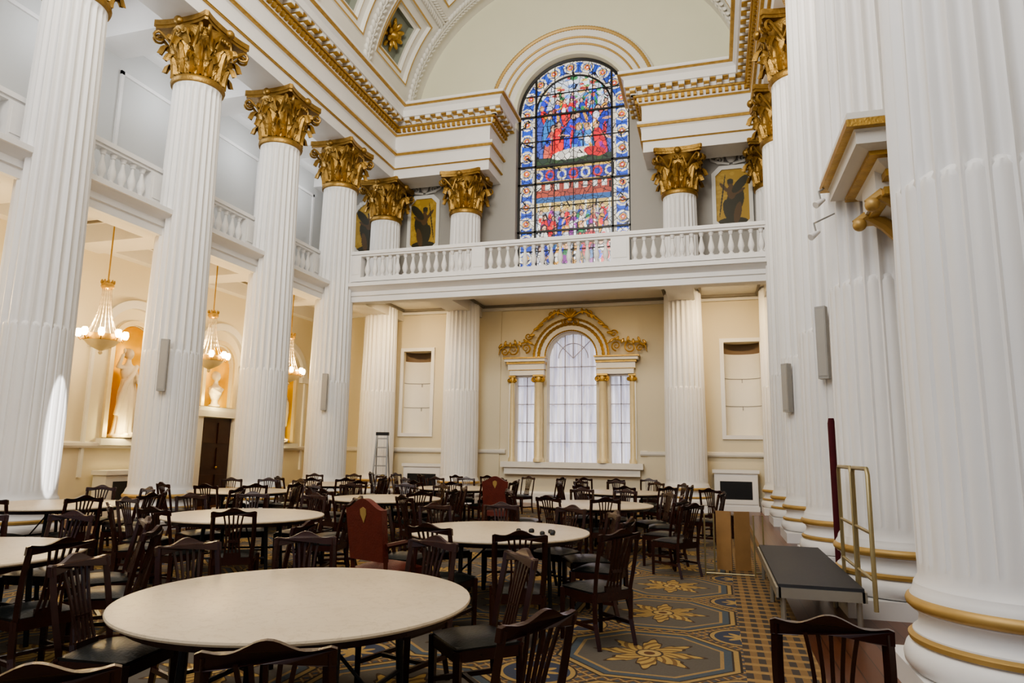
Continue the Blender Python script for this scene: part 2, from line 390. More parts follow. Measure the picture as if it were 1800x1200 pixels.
# vault with coffers
VC,VA,VB,VZ=-4.5,5.85,5.5,13.42
def VP(u,y,h=0):
    t=pi*(1-u); p=Vector((VA*cos(t),VB*sin(t))); n=Vector((cos(t)/VA,sin(t)/VB)).normalized()
    p=p+n*h; return (VC+p.x,y,VZ+p.y)
m=MB(); NI=5; y1=YW; LY=3.1; NJ=7
def ring(u0,u1,ya,yb,i0,h0,i1,h1,mt_):
    du=(u1-u0); dy=yb-ya; K=6
    def per(i,h):
        c=[(u0+du*i,ya+dy*i),(u1-du*i,ya+dy*i),(u1-du*i,yb-dy*i),(u0+du*i,yb-dy*i)]
        out=[]
        for a in range(4):
            p,q=c[a],c[(a+1)%4]
            for s in range(K): out.append(VP(p[0]+(q[0]-p[0])*s/K,p[1]+(q[1]-p[1])*s/K,h))
        return out
    A=per(i0,h0);B=per(i1,h1); N=4*K; m.add(A+B,[(j,(j+1)%N,N+(j+1)%N,N+j) for j in range(N)],mt_)
U0=.035
us=[U0+(1-2*U0)*i/NI for i in range(NI+1)]
m.add([VP(0,-4),VP(U0,-4),VP(U0,y1),VP(0,y1),VP(1,-4),VP(1-U0,-4),VP(1-U0,y1),VP(1,y1)],[(0,1,2,3),(4,5,6,7)],0)
ye=21.0; ros=[]
for i in range(NI):
    for s in range(6):
        ua=us[i]+(us[i+1]-us[i])*s/6; ub=us[i]+(us[i+1]-us[i])*(s+1)/6
        m.add([VP(ua,ye),VP(ub,ye),VP(ub,y1),VP(ua,y1)],[(0,1,2,3)],0)
    for j in range(NJ):
        a=ye-(j+1)*LY; b2=ye-j*LY; u0,u1=us[i],us[i+1]
        ring(u0,u1,a,b2,0,0,.13,0,0); ring(u0,u1,a,b2,.13,0,.135,-.05,0); ring(u0,u1,a,b2,.135,-.05,.155,-.05,1); ring(u0,u1,a,b2,.155,-.05,.16,.10,0)
        ring(u0,u1,a,b2,.16,.10,.23,.10,0); ring(u0,u1,a,b2,.23,.10,.25,.07,1); ring(u0,u1,a,b2,.25,.07,.255,.20,0)
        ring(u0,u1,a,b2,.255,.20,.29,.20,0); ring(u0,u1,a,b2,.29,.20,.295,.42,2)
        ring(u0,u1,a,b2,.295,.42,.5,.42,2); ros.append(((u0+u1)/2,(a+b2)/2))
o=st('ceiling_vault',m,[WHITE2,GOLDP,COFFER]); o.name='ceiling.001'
def leafgar(m,pts,nrmf):
    P=[Vector(p) for p in pts]; k_=0
    for i in range(len(P)-1):
        L=(P[i+1]-P[i]).length; n=max(1,int(L/.14)); t=(P[i+1]-P[i]).normalized()
        for j in range(n):
            c=P[i].lerp(P[i+1],j/n); up=nrmf(c); sd=t.cross(up).normalized(); k_+=1
            for s in (-1,0,1):
                d=(t*.8+sd*s*.65).normalized(); sx=up.cross(d).normalized()
                M=Matrix((d,sx,d.cross(sx))).transposed()
                m.ell(c+sd*s*.13+up*.06,(.15,.065,.075),6,4,0,M)
def vn(c):
    v=-Vector(((c.x-VC)/VA**2,0,(c.z-VZ)/VB**2)); return v.normalized()
m=MB()
for i in range(1,NI): leafgar(m,[VP(us[i],6,0),VP(us[i],ye,0)],vn)
for j in range(0,5):
    y=ye-j*LY+(.0 if j else .15); leafgar(m,[VP(u,y,0) for u in np.linspace(us[0],us[-1] if j<2 else .6,40)],vn)
st('trim_9',m,WHITE2,True)
m=MB(); m.lathe([(.14,0),(.15,.05),(.10,.12),(.03,.15)],12)
for q in range(8):
    a=q*pi/4; M=Matrix.Rotation(a,4,'Z')@Matrix.Translation((.24,0,.05))@Matrix.Rotation(-.35,4,'Y')
    m.ell((M.translation.x,M.translation.y,.06),(.17,.085,.045),10,6,0,M.to_3x3())
for q in range(8):
    a=q*pi/4+pi/8; M=Matrix.Rotation(a,4,'Z'); m.ell((.36*cos(a),.36*sin(a),.02),(.13,.08,.03),8,5,0,M.to_3x3())
rm=mesh('rosette',m,GOLD,True)
for u,y in ros:
    if y<6 : continue
    if u>.75: continue
    p=VP(u,y,.40); t=pi*(1-u); nrm=-Vector((cos(t)/VA,0,sin(t)/VB)).normalized()
    o=ob('ceiling_rosette',rm,None); o.location=p; o.rotation_euler=nrm.to_track_quat('Z','Y').to_euler(); o.scale=(1.15,1.15,1.7)
    tag(o,'gilded flower rosette in a square ceiling coffer','rosette','gilded rosettes in the vault coffers')
# ------------------------------------------------------------ upper arch surround
YA=YW
m=MB()
prf=[(3.05,0),(3.05,-.12),(2.98,-.2),(2.86,-.22),(2.80,-.16),(2.62,-.14),(2.56,-.10),(2.40,-.08),(2.32,-.03),(2.05,0.02)]
vs=[];n=48
for i in range(n+1):
    a=pi*i/n
    for r,d in prf: vs.append((WC+r*cos(a),YA+d,13.5+r*sin(a)))
q=len(prf); m.add(vs,[(i*q+j,i*q+j+1,(i+1)*q+j+1,(i+1)*q+j) for i in range(n) for j in range(q-1)],0)
st('trim_30',m,WHITE2,True)
m=MB()
for r,t in [(2.9,.055),(2.6,.03),(2.38,.03)]:
    d={2.9:-.22,2.6:-.14,2.38:-.08}[r]
    pts=[];rr=[]
    for i in range(181): a=pi*i/180; pts.append((WC+r*cos(a),YA+d,13.5+r*sin(a))); rr.append(t*(1+.35*(i%2)))
    m.tube(pts,rr,6)
st('trim_31',m,GOLDP,True)
# ------------------------------------------------------------ raster painting helpers
def grid_mesh(x0,x1,z0,z1,nx,nz,paint,inside=None):
    xs=np.linspace(x0,x1,nx+1); zs=np.linspace(z0,z1,nz+1); Xg,Zg=np.meshgrid(xs,zs)
    col=paint(Xg,Zg); vs=[(float(a),0,float(b)) for a,b in zip(Xg.ravel(),Zg.ravel())]; fs=[]
    w=nx+1
    for j in range(nz):
        for i in range(nx):
            cx=(xs[i]+xs[i+1])/2; cz=(zs[j]+zs[j+1])/2
            if inside is None or inside(cx,cz): fs.append((j*w+i,j*w+i+1,(j+1)*w+i+1,(j+1)*w+i))
    me=bpy.data.meshes.new('painted'); me.from_pydata(vs,[],fs)
    a=me.color_attributes.new('Col','FLOAT_COLOR','POINT'); c=np.ones((len(vs),4),dtype=np.float32); c[:,:3]=col.reshape(-1,3)
    a.data.foreach_set('color',c.ravel()); return me
def ellm(X,Z,cx,cz,rx,rz,ang=0):
    dx=X-cx;dz=Z-cz; u=dx*cos(ang)+dz*sin(ang); v=-dx*sin(ang)+dz*cos(ang); return (u/rx)**2+(v/rz)**2<1
rs=random.Random(21)
PAL=[(.80,.01,.01),(.02,.05,.70),(.85,.80,.70),(.75,.36,.03),(.02,.22,.06),(.70,.01,.02),(.55,.10,.06),(.03,.20,.55),(.80,.015,.01),(.85,.85,.9),(.01,.03,.40),(.25,.02,.25)]
def figure(C,X,Z,cx,cz,s,lean=0):
    c=rs.choice(PAL); c2=rs.choice(PAL); c3=rs.choice(PAL)
    C[ellm(X,Z,cx,cz,.21*s,.64*s,lean)]=(.005,.005,.01)
    C[ellm(X,Z,cx,cz,.175*s,.60*s,lean)]=c
    C[ellm(X,Z,cx+.09*s,cz-.2*s,.07*s,.38*s,lean+.15)]=c2
    C[ellm(X,Z,cx-.06*s,cz+.22*s,.10*s,.16*s,lean)]=c3
    a=rs.uniform(-1.2,1.2); C[ellm(X,Z,cx+.2*s*cos(a),cz+.3*s+.12*s*sin(a),.20*s,.045*s,a)]=rs.choice([(.65,.33,.18),c2])
    hx,hz=cx-lean*.62*s,cz+.68*s
    C[ellm(X,Z,hx,hz,.11*s,.135*s)]=rs.choice([(.02,.01,.01),(.5,.25,.02),(.05,.02,.01)]); C[ellm(X,Z,hx+.01,hz-.02*s,.075*s,.10*s)]=(.72,.40,.24)
def paintglass(X,Z):
    C=np.zeros(X.shape+(3,)); C[:]=(.02,.04,.30)
    zs=13.55; R=np.sqrt(X**2+np.maximum(Z-zs,0)**2); R=np.where(Z>zs,R,np.abs(X))
    up=Z>11.55
    C[up]=(.05,.08,.35); C[(Z>13.7)]=(.55,.60,.66)
    for _ in range(70):
        C[ellm(X,Z,rs.uniform(-1.4,1.4),rs.uniform(13.6,14.9),rs.uniform(.05,.2),rs.uniform(.03,.1))]=rs.choice([(.85,.85,.88),(.15,.3,.75),(.6,.42,.1),(.05,.25,.08),(.75,.5,.15),(.5,.05,.03)])
    for row,(z,n,s) in enumerate([(13.85,7,.62),(13.35,7,.75),(12.8,6,.98),(12.3,5,1.08)]):
        for i in range(n): figure(C,X,Z,-1.2+2.4*(i+rs.uniform(.2,.8))/n,z+rs.uniform(-.1,.15),s,rs.uniform(-.4,.4))
    m_=(Z<11.9)&(Z>11.55)&(np.abs(X)<1.4); C[m_]=(.02,.05,.015)
    C[ellm(X,Z,.0,12.0,.8,.2,.1)]=(.75,.70,.60); C[ellm(X,Z,.75,12.0,.4,.18,-.2)]=(.6,.01,.01)
    lowm=Z<10.95; C[lowm]=(.30,.33,.40)
    C[(Z<10.95)&(Z>10.4)]=(.35,.06,.03)
    k_=(Z<10.95)&(Z>10.7)&((np.floor(X*6)%2)==0); C[k_]=(.7,.7,.62)
    C[(Z<10.45)&(Z>10.25)]=(.03,.10,.25); C[(Z<10.25)&(Z>9.9)]=(.6,.42,.12)
    for i in range(-3,4): C[(np.abs(X-i*.42)<.035)&(Z<10.25)&(Z>8.9)]=(.75,.72,.6)
    for z,n,s in [(9.55,8,.62),(9.15,7,.8),(8.6,6,1.0),(8.0,6,1.0)]:
        for i in range(n): figure(C,X,Z,-1.25+2.5*(i+rs.uniform(.2,.8))/n,z+rs.uniform(-.1,.1),s,rs.uniform(-.15,.15))
    b=(Z>10.95)&(Z<11.55); C[b]=(.02,.04,.28)
    for i in range(-4,5):
        C[ellm(X,Z,i*.42,11.25,.17,.20)]=(.7,.62,.42) if i%2 else (.6,.02,.01); C[ellm(X,Z,i*.42,11.25,.10,.12)]=(.02,.04,.35)
    C[((np.abs(Z-11.5)<.04)|(np.abs(Z-11.0)<.04))]=(.7,.42,.06)
    B=(R>1.38)
    ang=np.where(Z>zs,np.arctan2(Z-zs,X)*1.7,(Z-zs)); ph=np.mod(ang,0.62)/.62-.5
    rr=np.sqrt((ph*.62)**2+(R-1.70)**2)
    C[B]=(.02,.07,.42); C[B&(np.abs(ph)<.10)]=(.35,.42,.5)
    C[B&((np.abs(R-1.44)<.05)|(np.abs(R-1.93)<.05))]=(.62,.55,.42)
    C[B&(np.abs(rr-.20)<.035)]=(.75,.70,.55)
    C[B&(rr<.13)]=(.65,.40,.06); C[B&(rr<.08)]=(.6,.02,.02); C[B&(rr<.035)]=(.85,.85,.85)
    return C
ins=lambda x,z: (abs(x)<2.0 if z<13.55 else x*x+(z-13.55)**2<4.02)
wr=root('window_1','tall arched stained glass window with crowded figures in red, blue and gold','window',(WC,YW+.35,0))
wr['kind']='structure'
me=grid_mesh(-2.0,2.0,7.4,15.56,160,320,paintglass,ins); me.materials.append(GLASS)
ob('stained_glass',me,None,wr)
m=MB()
for x in (-1.36,1.36): m.box(x-.035,x+.035,-.06,.0,7.4,13.55+math.sqrt(4-x*x))
for z in (13.5,11.6,10.95,9.2,7.9): m.box(-2,2,-.06,0,z-.035,z+.035)
for z in (14.3,12.55,10.1,8.5): m.box(-1.9,1.9,-.04,0,z-.015,z+.015)
for x in (0,-.68,.68): m.box(x-.012,x+.012,-.04,0,7.4,15.3)
m.tube([(1.36*cos(a),-.03,13.55+1.36*sin(a)) for a in np.linspace(0,pi,40)],.035,6)
m.tube([(1.98*cos(a),-.03,13.55+1.98*sin(a)) for a in np.linspace(0,pi,40)],.07,6)
m.box(-2,-1.92,-.06,0,7.4,13.55); m.box(1.92,2,-.06,0,7.4,13.55); 
ob('iron_frame',m,BLACK,wr)
# ------------------------------------------------------------ lower venetian window
w2=root('window_2','three-part arched window with sheer white curtains and gilded surround','window',(WC,YW,0)); w2['kind']='structure'
def curtain(x0,x1,z0,z1,y,n=70):
    vs=[]; m=MB()
    for j in range(13):
        for i in range(n+1):
            x=x0+(x1-x0)*i/n; vs.append((x,y+.045*sin(x*30+sin(j*.5+x)*.9)+.02*sin(x*71+j*.2),z0+(z1-z0)*j/12))
    w=n+1; m.add(vs,[(j*w+i,j*w+i+1,(j+1)*w+i+1,(j+1)*w+i) for j in range(12) for i in range(n)])
    ob('curtain',m,CURT,w2,True)
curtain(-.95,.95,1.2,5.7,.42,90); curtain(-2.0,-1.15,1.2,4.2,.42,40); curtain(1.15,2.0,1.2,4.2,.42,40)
m=MB()
for x in (-.28,.28): m.box(x-.015,x+.015,.31,.34,1.3,5.5)
for z in np.arange(1.95,4.7,.62): m.box(-.82,.82,.31,.34,z-.015,z+.015)
m.tube([(.5*cos(a),.32,4.72+.5*sin(a)) for a in np.linspace(0,pi,20)],.016,6)
for a in (45,90,135): r=math.radians(a); m.tube([(.0,.32,4.72),(.82*cos(r),.32,4.72+.82*sin(r))],.016,6)
ob('glazing_bar',m,BAR,w2)
for sx in (-1,1):
    m=MB()
    for z in np.arange(1.95,4.1,.62): m.box(min(sx*1.25,sx*1.9),max(sx*1.25,sx*1.9),.31,.34,z-.015,z+.015)
    m.box(sx*1.575-.015,sx*1.575+.015,.31,.34,1.3,4.1); ob('glazing_bar',m,BAR,w2)
m=MB()
m.box(-2.3,2.3,-.28,.02,1.12,1.30); m.box(-2.2,2.2,-.2,.02,.9,1.12)
for s in (-1,1):
    m.box(*sorted((s*.88,s*2.05)),-.22,.02,4.12,4.3); m.box(*sorted((s*.86,s*2.1)),-.26,.02,4.3,4.5); m.box(*sorted((s*.82,s*2.2)),-.36,.02,4.56,4.66)
    m.box(*sorted((s*1.9,s*2.1)),-.08,.02,1.3,4.12)
m.prism([arc(0,4.72,1.28,0,180,32)+arc(0,4.72,.84,180,0,32)],-.12,.02,XZ())
ob('window_surround',m,WHITE2,w2)
m=MB()
def bead(r,y,t,n=72):
    m.tube([(r*cos(a),y,4.72+r*sin(a)) for a in np.linspace(0,pi,n)],[t*(1+.4*(i%2)) for i in range(n)],6)
bead(1.24,-.14,.035); bead(1.08,-.13,.045,50); bead(.86,-.13,.022)
for s in (-1,1):
    m.box(*sorted((s*.84,s*2.14)),-.30,.0,4.49,4.57); m.box(*sorted((s*.8,s*2.24)),-.40,0,4.655,4.70); m.box(*sorted((s*.86,s*2.08)),-.25,0,4.285,4.315)
    for (cx,cz,r0,tn,stt,hd) in [(s*1.95,4.97,.20,1.7,pi/2,s),(s*1.5,5.02,.16,1.6,-pi/2,-s),(s*2.24,4.93,.13,1.5,0,s),(s*1.42,5.42,.13,1.5,0,s),(s*.62,6.1,.11,1.5,pi/2,-s)]:
        m.tube(spiral(cx,cz,r0,tn,stt,hd,36,-.18),[.030*(1-.6*i/36) for i in range(37)],6)
    m.tube([(s*1.2,-.16,5.1),(s*1.45,-.18,5.26),(s*1.8,-.18,5.14),(s*2.2,-.16,5.14),(s*2.42,-.16,5.02),(s*2.46,-.16,4.82)],[.015,.035,.024,.035,.03,.012],7)
    m.tube([(s*.15,-.18,6.12),(s*.45,-.2,6.2),(s*.8,-.2,6.02),(s*1.05,-.18,5.80),(s*1.33,-.18,5.5)],[.03,.036,.026,.032,.012],7)
    for i in range(7):
        t=i/6; m.ell((s*(.4+.9*t),-.2,6.2-.75*t**1.4+.04*(i%2)),(.055,.03,.11),7,5,0,Matrix.Rotation(-s*(.2+1.2*t),3,'Y'))
        m.ell((s*(1.35+1.05*t),-.2,5.2-.08*t+.07*(i%2)),(.045,.03,.10),7,5,0,Matrix.Rotation(s*(1.0-1.6*t),3,'Y'))
for i in range(7):
    a=math.radians(30+i*20); m.tube([(0,-.2,5.96),(.17*cos(a),-.24,5.96+.2*sin(a)),(.28*cos(a),-.2,5.96+.34*sin(a))],[.02,.042,.034],6)
m.ell((0,-.22,5.94),(.10,.07,.08))
m.tube(spiral(-.17,5.84,.12,1.4,pi/2,1,24,-.2),.024,6); m.tube(spiral(.17,5.84,.12,1.4,pi/2,-1,24,-.2),.024,6)
ob('gilded_ornament',m,GOLD,w2,True)
for x in (-1.05,1.05,-1.98,1.98):
    m=MB()
    c=(x,-.16 if abs(x)<1.5 else -.05,0); R=.135 if abs(x)<1.5 else .09
    m.lathe([(R*1.35,1.3),(R*1.35,1.38),(R*1.2,1.42),(R,1.46),(R*.97,3.0),(R*.86,3.86),(R*.95,3.88)],16,c)
    sc=ob('small_column',m,GOLDC,w2,True)
    m=MB()
    m.box(c[0]-R*1.3,c[0]+R*1.3,c[1]-R*1.3,c[1]+R*1.3,4.06,4.12)
    for s in (-1,1): m.tube(spiral(x+s*R*1.05,3.95,R*.62,1.6,pi/2,-s,24,c[1]-R*.9),.028,6)
    m.lathe([(R,3.88),(R*1.2,3.97),(R*1.05,4.06)],14,(c[0],c[1],0))
    ob('small_capital',m,GOLD,sc,True)
for i,(x0,x1) in enumerate([(-10.45,-9.4),(.35,1.40)]):
    cx=(x0+x1)/2; n=16
    def curve(dp): return [(cx-.525*cos(pi*j/n),YW+.10+dp*sin(pi*j/n)) for j in range(n+1)]
    r_=root('wall_niche','recessed wall niche with curved white panels and shadowed top','niche',(0,0,0))
    pts=curve(.36); w=n+1
    m=MB(); vs=[(p[0],p[1],z) for z in (2.2,4.72) for p in pts]; m.add(vs,[(j,j+1,w+j+1,w+j) for j in range(n)])
    ob('curved_panel',m,PANELW,r_,True)
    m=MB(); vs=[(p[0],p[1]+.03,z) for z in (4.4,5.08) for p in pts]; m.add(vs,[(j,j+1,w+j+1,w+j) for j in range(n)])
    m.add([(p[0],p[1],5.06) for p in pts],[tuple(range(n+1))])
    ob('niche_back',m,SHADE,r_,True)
    for z in (3.10,3.95):
        m=MB(); m.tube([(p[0],p[1]-.01,z) for p in pts],.012,5); m.box(cx-.012,cx+.012,YW+.42,YW+.46,z-.12,z); ob('panel_seam',m,GREYP,r_)
    m=MB()
    m.prism([[(x0-.12,2.08),(x1+.12,2.08),(x1+.12,5.17),(x0-.12,5.17)],[(x0+.0,2.2),(x1,2.2),(x1,5.05),(x0,5.05)]],YW-.06,YW,XZ())
    ob('niche_frame',m,WHITE,r_)
# ------------------------------------------------------------ columns
def shaft_mesh():
    m=MB(); nf=24; sp=8; seg=nf*sp
    def R(z):
        t=(z-.75)/8.95; return .60-.095*max(0,t-.15)**1.2/.85**1.2
    def d(s,kind,z):
        if kind==0: return 0
        e=.12
        if s<e or s>1-e: return 0
        q=(s-e)/(1-2*e)
        if kind==1: return .018+.016*(-sin(pi*q)) if 0<q<1 else 0
        return .060*math.sqrt(max(0,1-(2*q-1)**2))*R(z)/.6
    rings=[(.75,0,.03),(.80,0,0),(.86,0,0),(.90,1,0),(2.2,1,0),(3.42,1,0),(3.47,1,0),(3.52,2,0),(3.6,2,0),(5.2,2,0),(6.8,2,0),(8.4,2,0),(9.32,2,0),(9.40,2,0),(9.46,0,0),(9.60,0,.0)]
    vs=[]
    for z,kd,ex in rings:
        for i in range(seg):
            s=(i%sp)/sp; zz=z
            if z in(3.42,3.47,3.52): zz=z+.12*math.sqrt(max(0,1-(2*s-1)**2))-.05
            if z==3.6: zz=z+.1
            r=R(z)+ex-d(s,kd,z); a=2*pi*i/seg; vs.append((r*cos(a),r*sin(a),zz))
    n=len(rings); m.add(vs,[(j*seg+i,j*seg+(i+1)%seg,(j+1)*seg+(i+1)%seg,(j+1)*seg+i) for j in range(n-1) for i in range(seg)])
    return mesh('shaft',m,WHITE,True)
SH=shaft_mesh()
m=MB(); m.box(-.69,.69,-.69,.69,0,.18)
m.lathe([(.60,.18),(.68,.19),(.715,.23),(.72,.28),(.70,.34),(.66,.37),(.655,.44),(.62,.47),(.61,.53),(.63,.57),(.655,.58),(.66,.68),(.64,.71),(.63,.75),(.60,.76)],64)
BS=mesh('base',m,WHITE,True)
RG=[mesh('base_ring',MB().lathe([(.60,.585),(.665,.59),(.685,.61),(.69,.635),(.68,.66),(.655,.675),(.6,.675)],64),GOLDP,True),
    mesh('base_ring',MB().lathe([(.60,.375),(.68,.38),(.685,.41),(.66,.43),(.6,.43)],64),GOLDP,True)]
def capxf(v):
    r=math.hypot(v[0],v[1]); r2=r if r<.53 else .53+(r-.53)*.72
    f=r2/max(r,1e-6); return (v[0]*f,v[1]*f,9.50+(v[2]-9.46)*.78)
def capital():
    m=MB(); z0=9.66; H=1.42
    m.lathe([(.50,z0-.20),(.56,z0-.18),(.585,z0-.10),(.56,z0-.02),(.50,z0+.04),(.50,z0+.5),(.53,z0+.95),(.62,z0+1.3),(.70,z0+1.42)],32)
    def leaf(a,zb,h,w,out,curl):
        vs=[];nu,nv=9,13
        for j in range(nv):
            t=j/(nv-1)
            if t<.75: zz=zb+h*t/.75; rr=.53+out*(t/.75)**2.2
            else:
                q=(t-.75)/.25; zz=zb+h+curl*.5*sin(pi*q)-curl*.9*q*q; rr=.53+out+curl*1.1*q
            wd=w*(.75+.55*sin(pi*min(1,t*1.1)))*(1-.55*max(0,t-.7)/.3)*(1+.20*cos(t*pi*9))
            for i in range(nu):
                s=i/(nu-1)*2-1; off=-.09*s*s+.04*(abs(s)<.15)+.025*cos(s*14)
                x=rr+off; y=s*wd; vs.append((x*cos(a)-y*sin(a),x*sin(a)+y*cos(a),zz-.05*abs(s)*h*(t>.3)))
        m.add(vs,[(j*nu+i,j*nu+i+1,(j+1)*nu+i+1,(j+1)*nu+i) for j in range(nv-1) for i in range(nu-1)])
    for q in range(8): leaf(q*pi/4+pi/8,z0+.03,.50,.145,.12,.20)
    for q in range(8): leaf(q*pi/4,z0+.03,.88,.15,.18,.23)
    for q in range(8): leaf(q*pi/4+pi/8,z0+.55,.58,.08,.18,.12)
    for q in range(4):
        a=q*pi/2+pi/4
        for sgn in (-1,1):
            pts=[];rr=[]
            for i in range(30):
                t=i/29
                if t<.5: u=t/.5; r=.56+.42*u**1.5; z=z0+.78+.50*u; rad=.045
                else:
                    u=(t-.5)/.5; an=pi/2-u*2*pi*1.25; rd=.15*(1-u*.75); r=.98+rd*cos(an)*1.3; z=z0+1.16+rd*sin(an); rad=.045*(1-.4*u)
                y=sgn*(.16*(1-t)+.03); pts.append((r*cos(a)-y*sin(a),r*sin(a)+y*cos(a),z)); rr.append(rad)
            m.tube(pts,rr,6)
        a=q*pi/2
        for sgn in (-1,1):
            pts=[]
            for i in range(24):
                t=i/23
                if t<.45: u=t/.45; y=sgn*(.30-.12*u); z=z0+.8+.42*u
                else: u=(t-.45)/.55; an=-u*2*pi*1.2; rd=.085*(1-.7*u); y=sgn*(.18-.085+rd*cos(an)); z=z0+1.22-rd*sin(an)
                pts.append((.70*cos(a)-y*sin(a),.70*sin(a)+y*cos(a),z))
            m.tube(pts,.03,6)
        m.ell((.84*cos(a),.84*sin(a),z0+1.46),(.12,.12,.13),10,6)
    for i,v in enumerate(m.v): m.v[i]=capxf(v)
    return mesh('capital',m,BRONZE,True)
CP=capital()
m=MB(); lo=[]
for q in range(4):
    a=q*pi/2; hs=.82
    for i in range(-6,7):
        s=i/6.; x=hs-.17*(1-s*s); y=s*hs*.93; lo.append((x*cos(a)-y*sin(a),x*sin(a)+y*cos(a)))
m.prism([lo],11.07,11.16,lambda a,b,d:(a,b,d)); m.prism([[(p[0]*1.05,p[1]*1.05) for p in lo]],11.16,11.32,lambda a,b,d:(a,b,d))
for i,v in enumerate(m.v): m.v[i]=capxf(v)
AB=mesh('abacus',m,BRONZE)
col0=root('column','tall white fluted column with gilded leafy capital','column',(LX,YS[0],0),0,'tall white fluted columns')
for nm,me in [('shaft',SH),('base',BS),('base_ring',RG[0]),('base_ring',RG[1]),('capital',CP),('abacus',AB)]:
    ob(nm,me,None,col0)
pos=[(LX,y) for y in YS[1:]]+[(RX,y) for y in YS]+[(WC-3.5,21.0),(WC+3.62,21.0)]
for p in pos: clone(col0,(p[0],p[1],0))
ALLC=[(LX,YS[0])]+pos
# ------------------------------------------------------------ balustrades
BL=mesh('baluster',MB().lathe([(.075,0),(.075,.05),(.045,.07),(.045,.10),(.065,.14),(.085,.22),(.075,.30),(.045,.42),(.033,.50),(.030,.54),(.05,.56),(.05,.59),(.065,.61),(.065,.66)],12),WHITE,True)
def balustrade(name,label,loc,rz,L,peds,secs,grp):
    r=root(name,label,'balustrade',loc,rz,grp)
    m=MB(); m.box(0,L,-.12,.12,0,.12); m.box(0,L,-.10,.10,.10,.14)
    ob('plinth',m,WHITE,r)
    m=MB(); m.box(0,L,-.10,.10,.78,.84); m.box(0,L,-.14,.14,.84,.92); m.box(0,L,-.11,.11,.92,.95); ob('handrail',m,WHITE,r)
    for a,b in peds: m=MB(); m.box(a,b,-.115,.115,.12,.80); m.box(a+.06,b-.06,-.13,.13,.22,.70); ob('pedestal',m,WHITE,r)
    for a,b,n in secs:
        for i in range(n): ob('baluster',BL,None,r,loc=(a+(b-a)*(i+.5)/n,0,.13))
    return r
L=12.2
balustrade('balustrade','long white stone balustrade along the end gallery',(-10.45,18.0,6.6),0,L,[(0,.35),(3.9,4.3),(7.9,8.4),(L-.3,L)],[(.4,3.88,14),(4.32,7.88,14),(8.42,L-.32,14)],'white gallery balustrades')
for y in YS[:4]:
    balustrade('balustrade','white stone balustrade section between gallery columns',(-11.42,y+.3,6.6),pi/2,2.5,[(0,.38),(2.12,2.5)],[(.40,2.10,7)],'white gallery balustrades')
# ------------------------------------------------------------ painted panels
def paintfig(seed,flip):
    def f(X,Z):
        C=np.zeros(X.shape+(3,)); C[:]=(.42,.26,.035); s=-1 if flip else 1
        rr=random.Random(seed)
        for _ in range(40): C[ellm(X,Z,rr.uniform(-.5,.5),rr.uniform(-.9,.9),rr.uniform(.03,.1),rr.uniform(.03,.1))]=(.50,.32,.05)
        D=(.035,.030,.012); E=(.10,.055,.018)
        C[ellm(X,Z,0,-.78,.45,.14)]=D
        C[ellm(X,Z,-.08*s,-.1,.26,.48,.25*s)]=D; C[ellm(X,Z,.10*s,-.45,.17,.42,-.25*s)]=D; C[ellm(X,Z,-.15*s,-.5,.11,.36,.2*s)]=E
        C[ellm(X,Z,.02*s,.20,.14,.24)]=E; C[ellm(X,Z,.05*s,.5,.085,.11)]=E; C[ellm(X,Z,.05*s,.56,.10,.09)]=D
        C[ellm(X,Z,.24*s,.36,.22,.055,.9*s)]=E; C[ellm(X,Z,-.2*s,.2,.22,.055,-.5*s)]=E; C[ellm(X,Z,-.25*s,.45,.14,.36,.7*s)]=D; C[ellm(X,Z,.3*s,.1,.022,.75,.15*s)]=D
        return C
    return f
def octo(w,h,c): return [(-w+c,-h),(w-c,-h),(w,-h+c),(w,h-c),(w-c,h),(-w+c,h),(-w,h-c),(-w,-h+c)]
for i,x in enumerate([-9.88,.78]):
    r=root('painted_panel','gold octagonal panel painted with a dark winged figure, moulded white frame','painting',(x,YW-.03,9.7),0,'painted gold gallery panels')
    me=grid_mesh(-.5,.5,-.95,.95,60,110,paintfig(i,i==1),lambda a,b:abs(a)+abs(b)<1.3); me.materials.append(PAINT); ob('painting',me,None,r,loc=(0,-.02,0))
    m=MB(); m.prism([octo(.62,1.08,.24),octo(.5,.95,.2)],-.08,.03,XZ()); ob('panel_frame',m,WHITE2,r)
    m=MB()
    for s in (-1,1):
        m.tube(spiral(s*.38,1.3,.16,1.4,pi/2,s,24,-.02),.04,6); m.tube(spiral(s*.2,1.58,.12,1.3,0,-s,24,-.02),.035,6)
        m.tube([(s*.05,-.02,1.15),(s*.35,-.04,1.2),(s*.62,-.02,1.32),(s*.66,-.02,1.5)],[.04,.05,.045,.02],6)
        m.tube([(s*.0,-.02,1.4),(s*.3,-.04,1.52),(s*.5,-.02,1.68)],[.03,.05,.02],6)
    m.ell((0,-.03,1.4),(.16,.07,.22)); ob('stucco_relief',m,WHITE2,r,True)
r=root('painted_panel','oval gold painting in a white wreath frame','painting',(-12.1,YW-.03,9.7))
me=grid_mesh(-.7,.7,-1.0,1.0,60,90,paintfig(5,False),lambda a,b:(a/.7)**2+(b/1.0)**2<1); me.materials.append(PAINT); ob('painting',me,None,r,loc=(0,-.02,0))
m=MB(); m.tube([(.76*cos(a),-.03,1.06*sin(a)) for a in np.linspace(0,2*pi,72,endpoint=False)],[.08+.03*(i%2) for i in range(72)],6,0,True); ob('panel_frame',m,WHITE2,r,True)
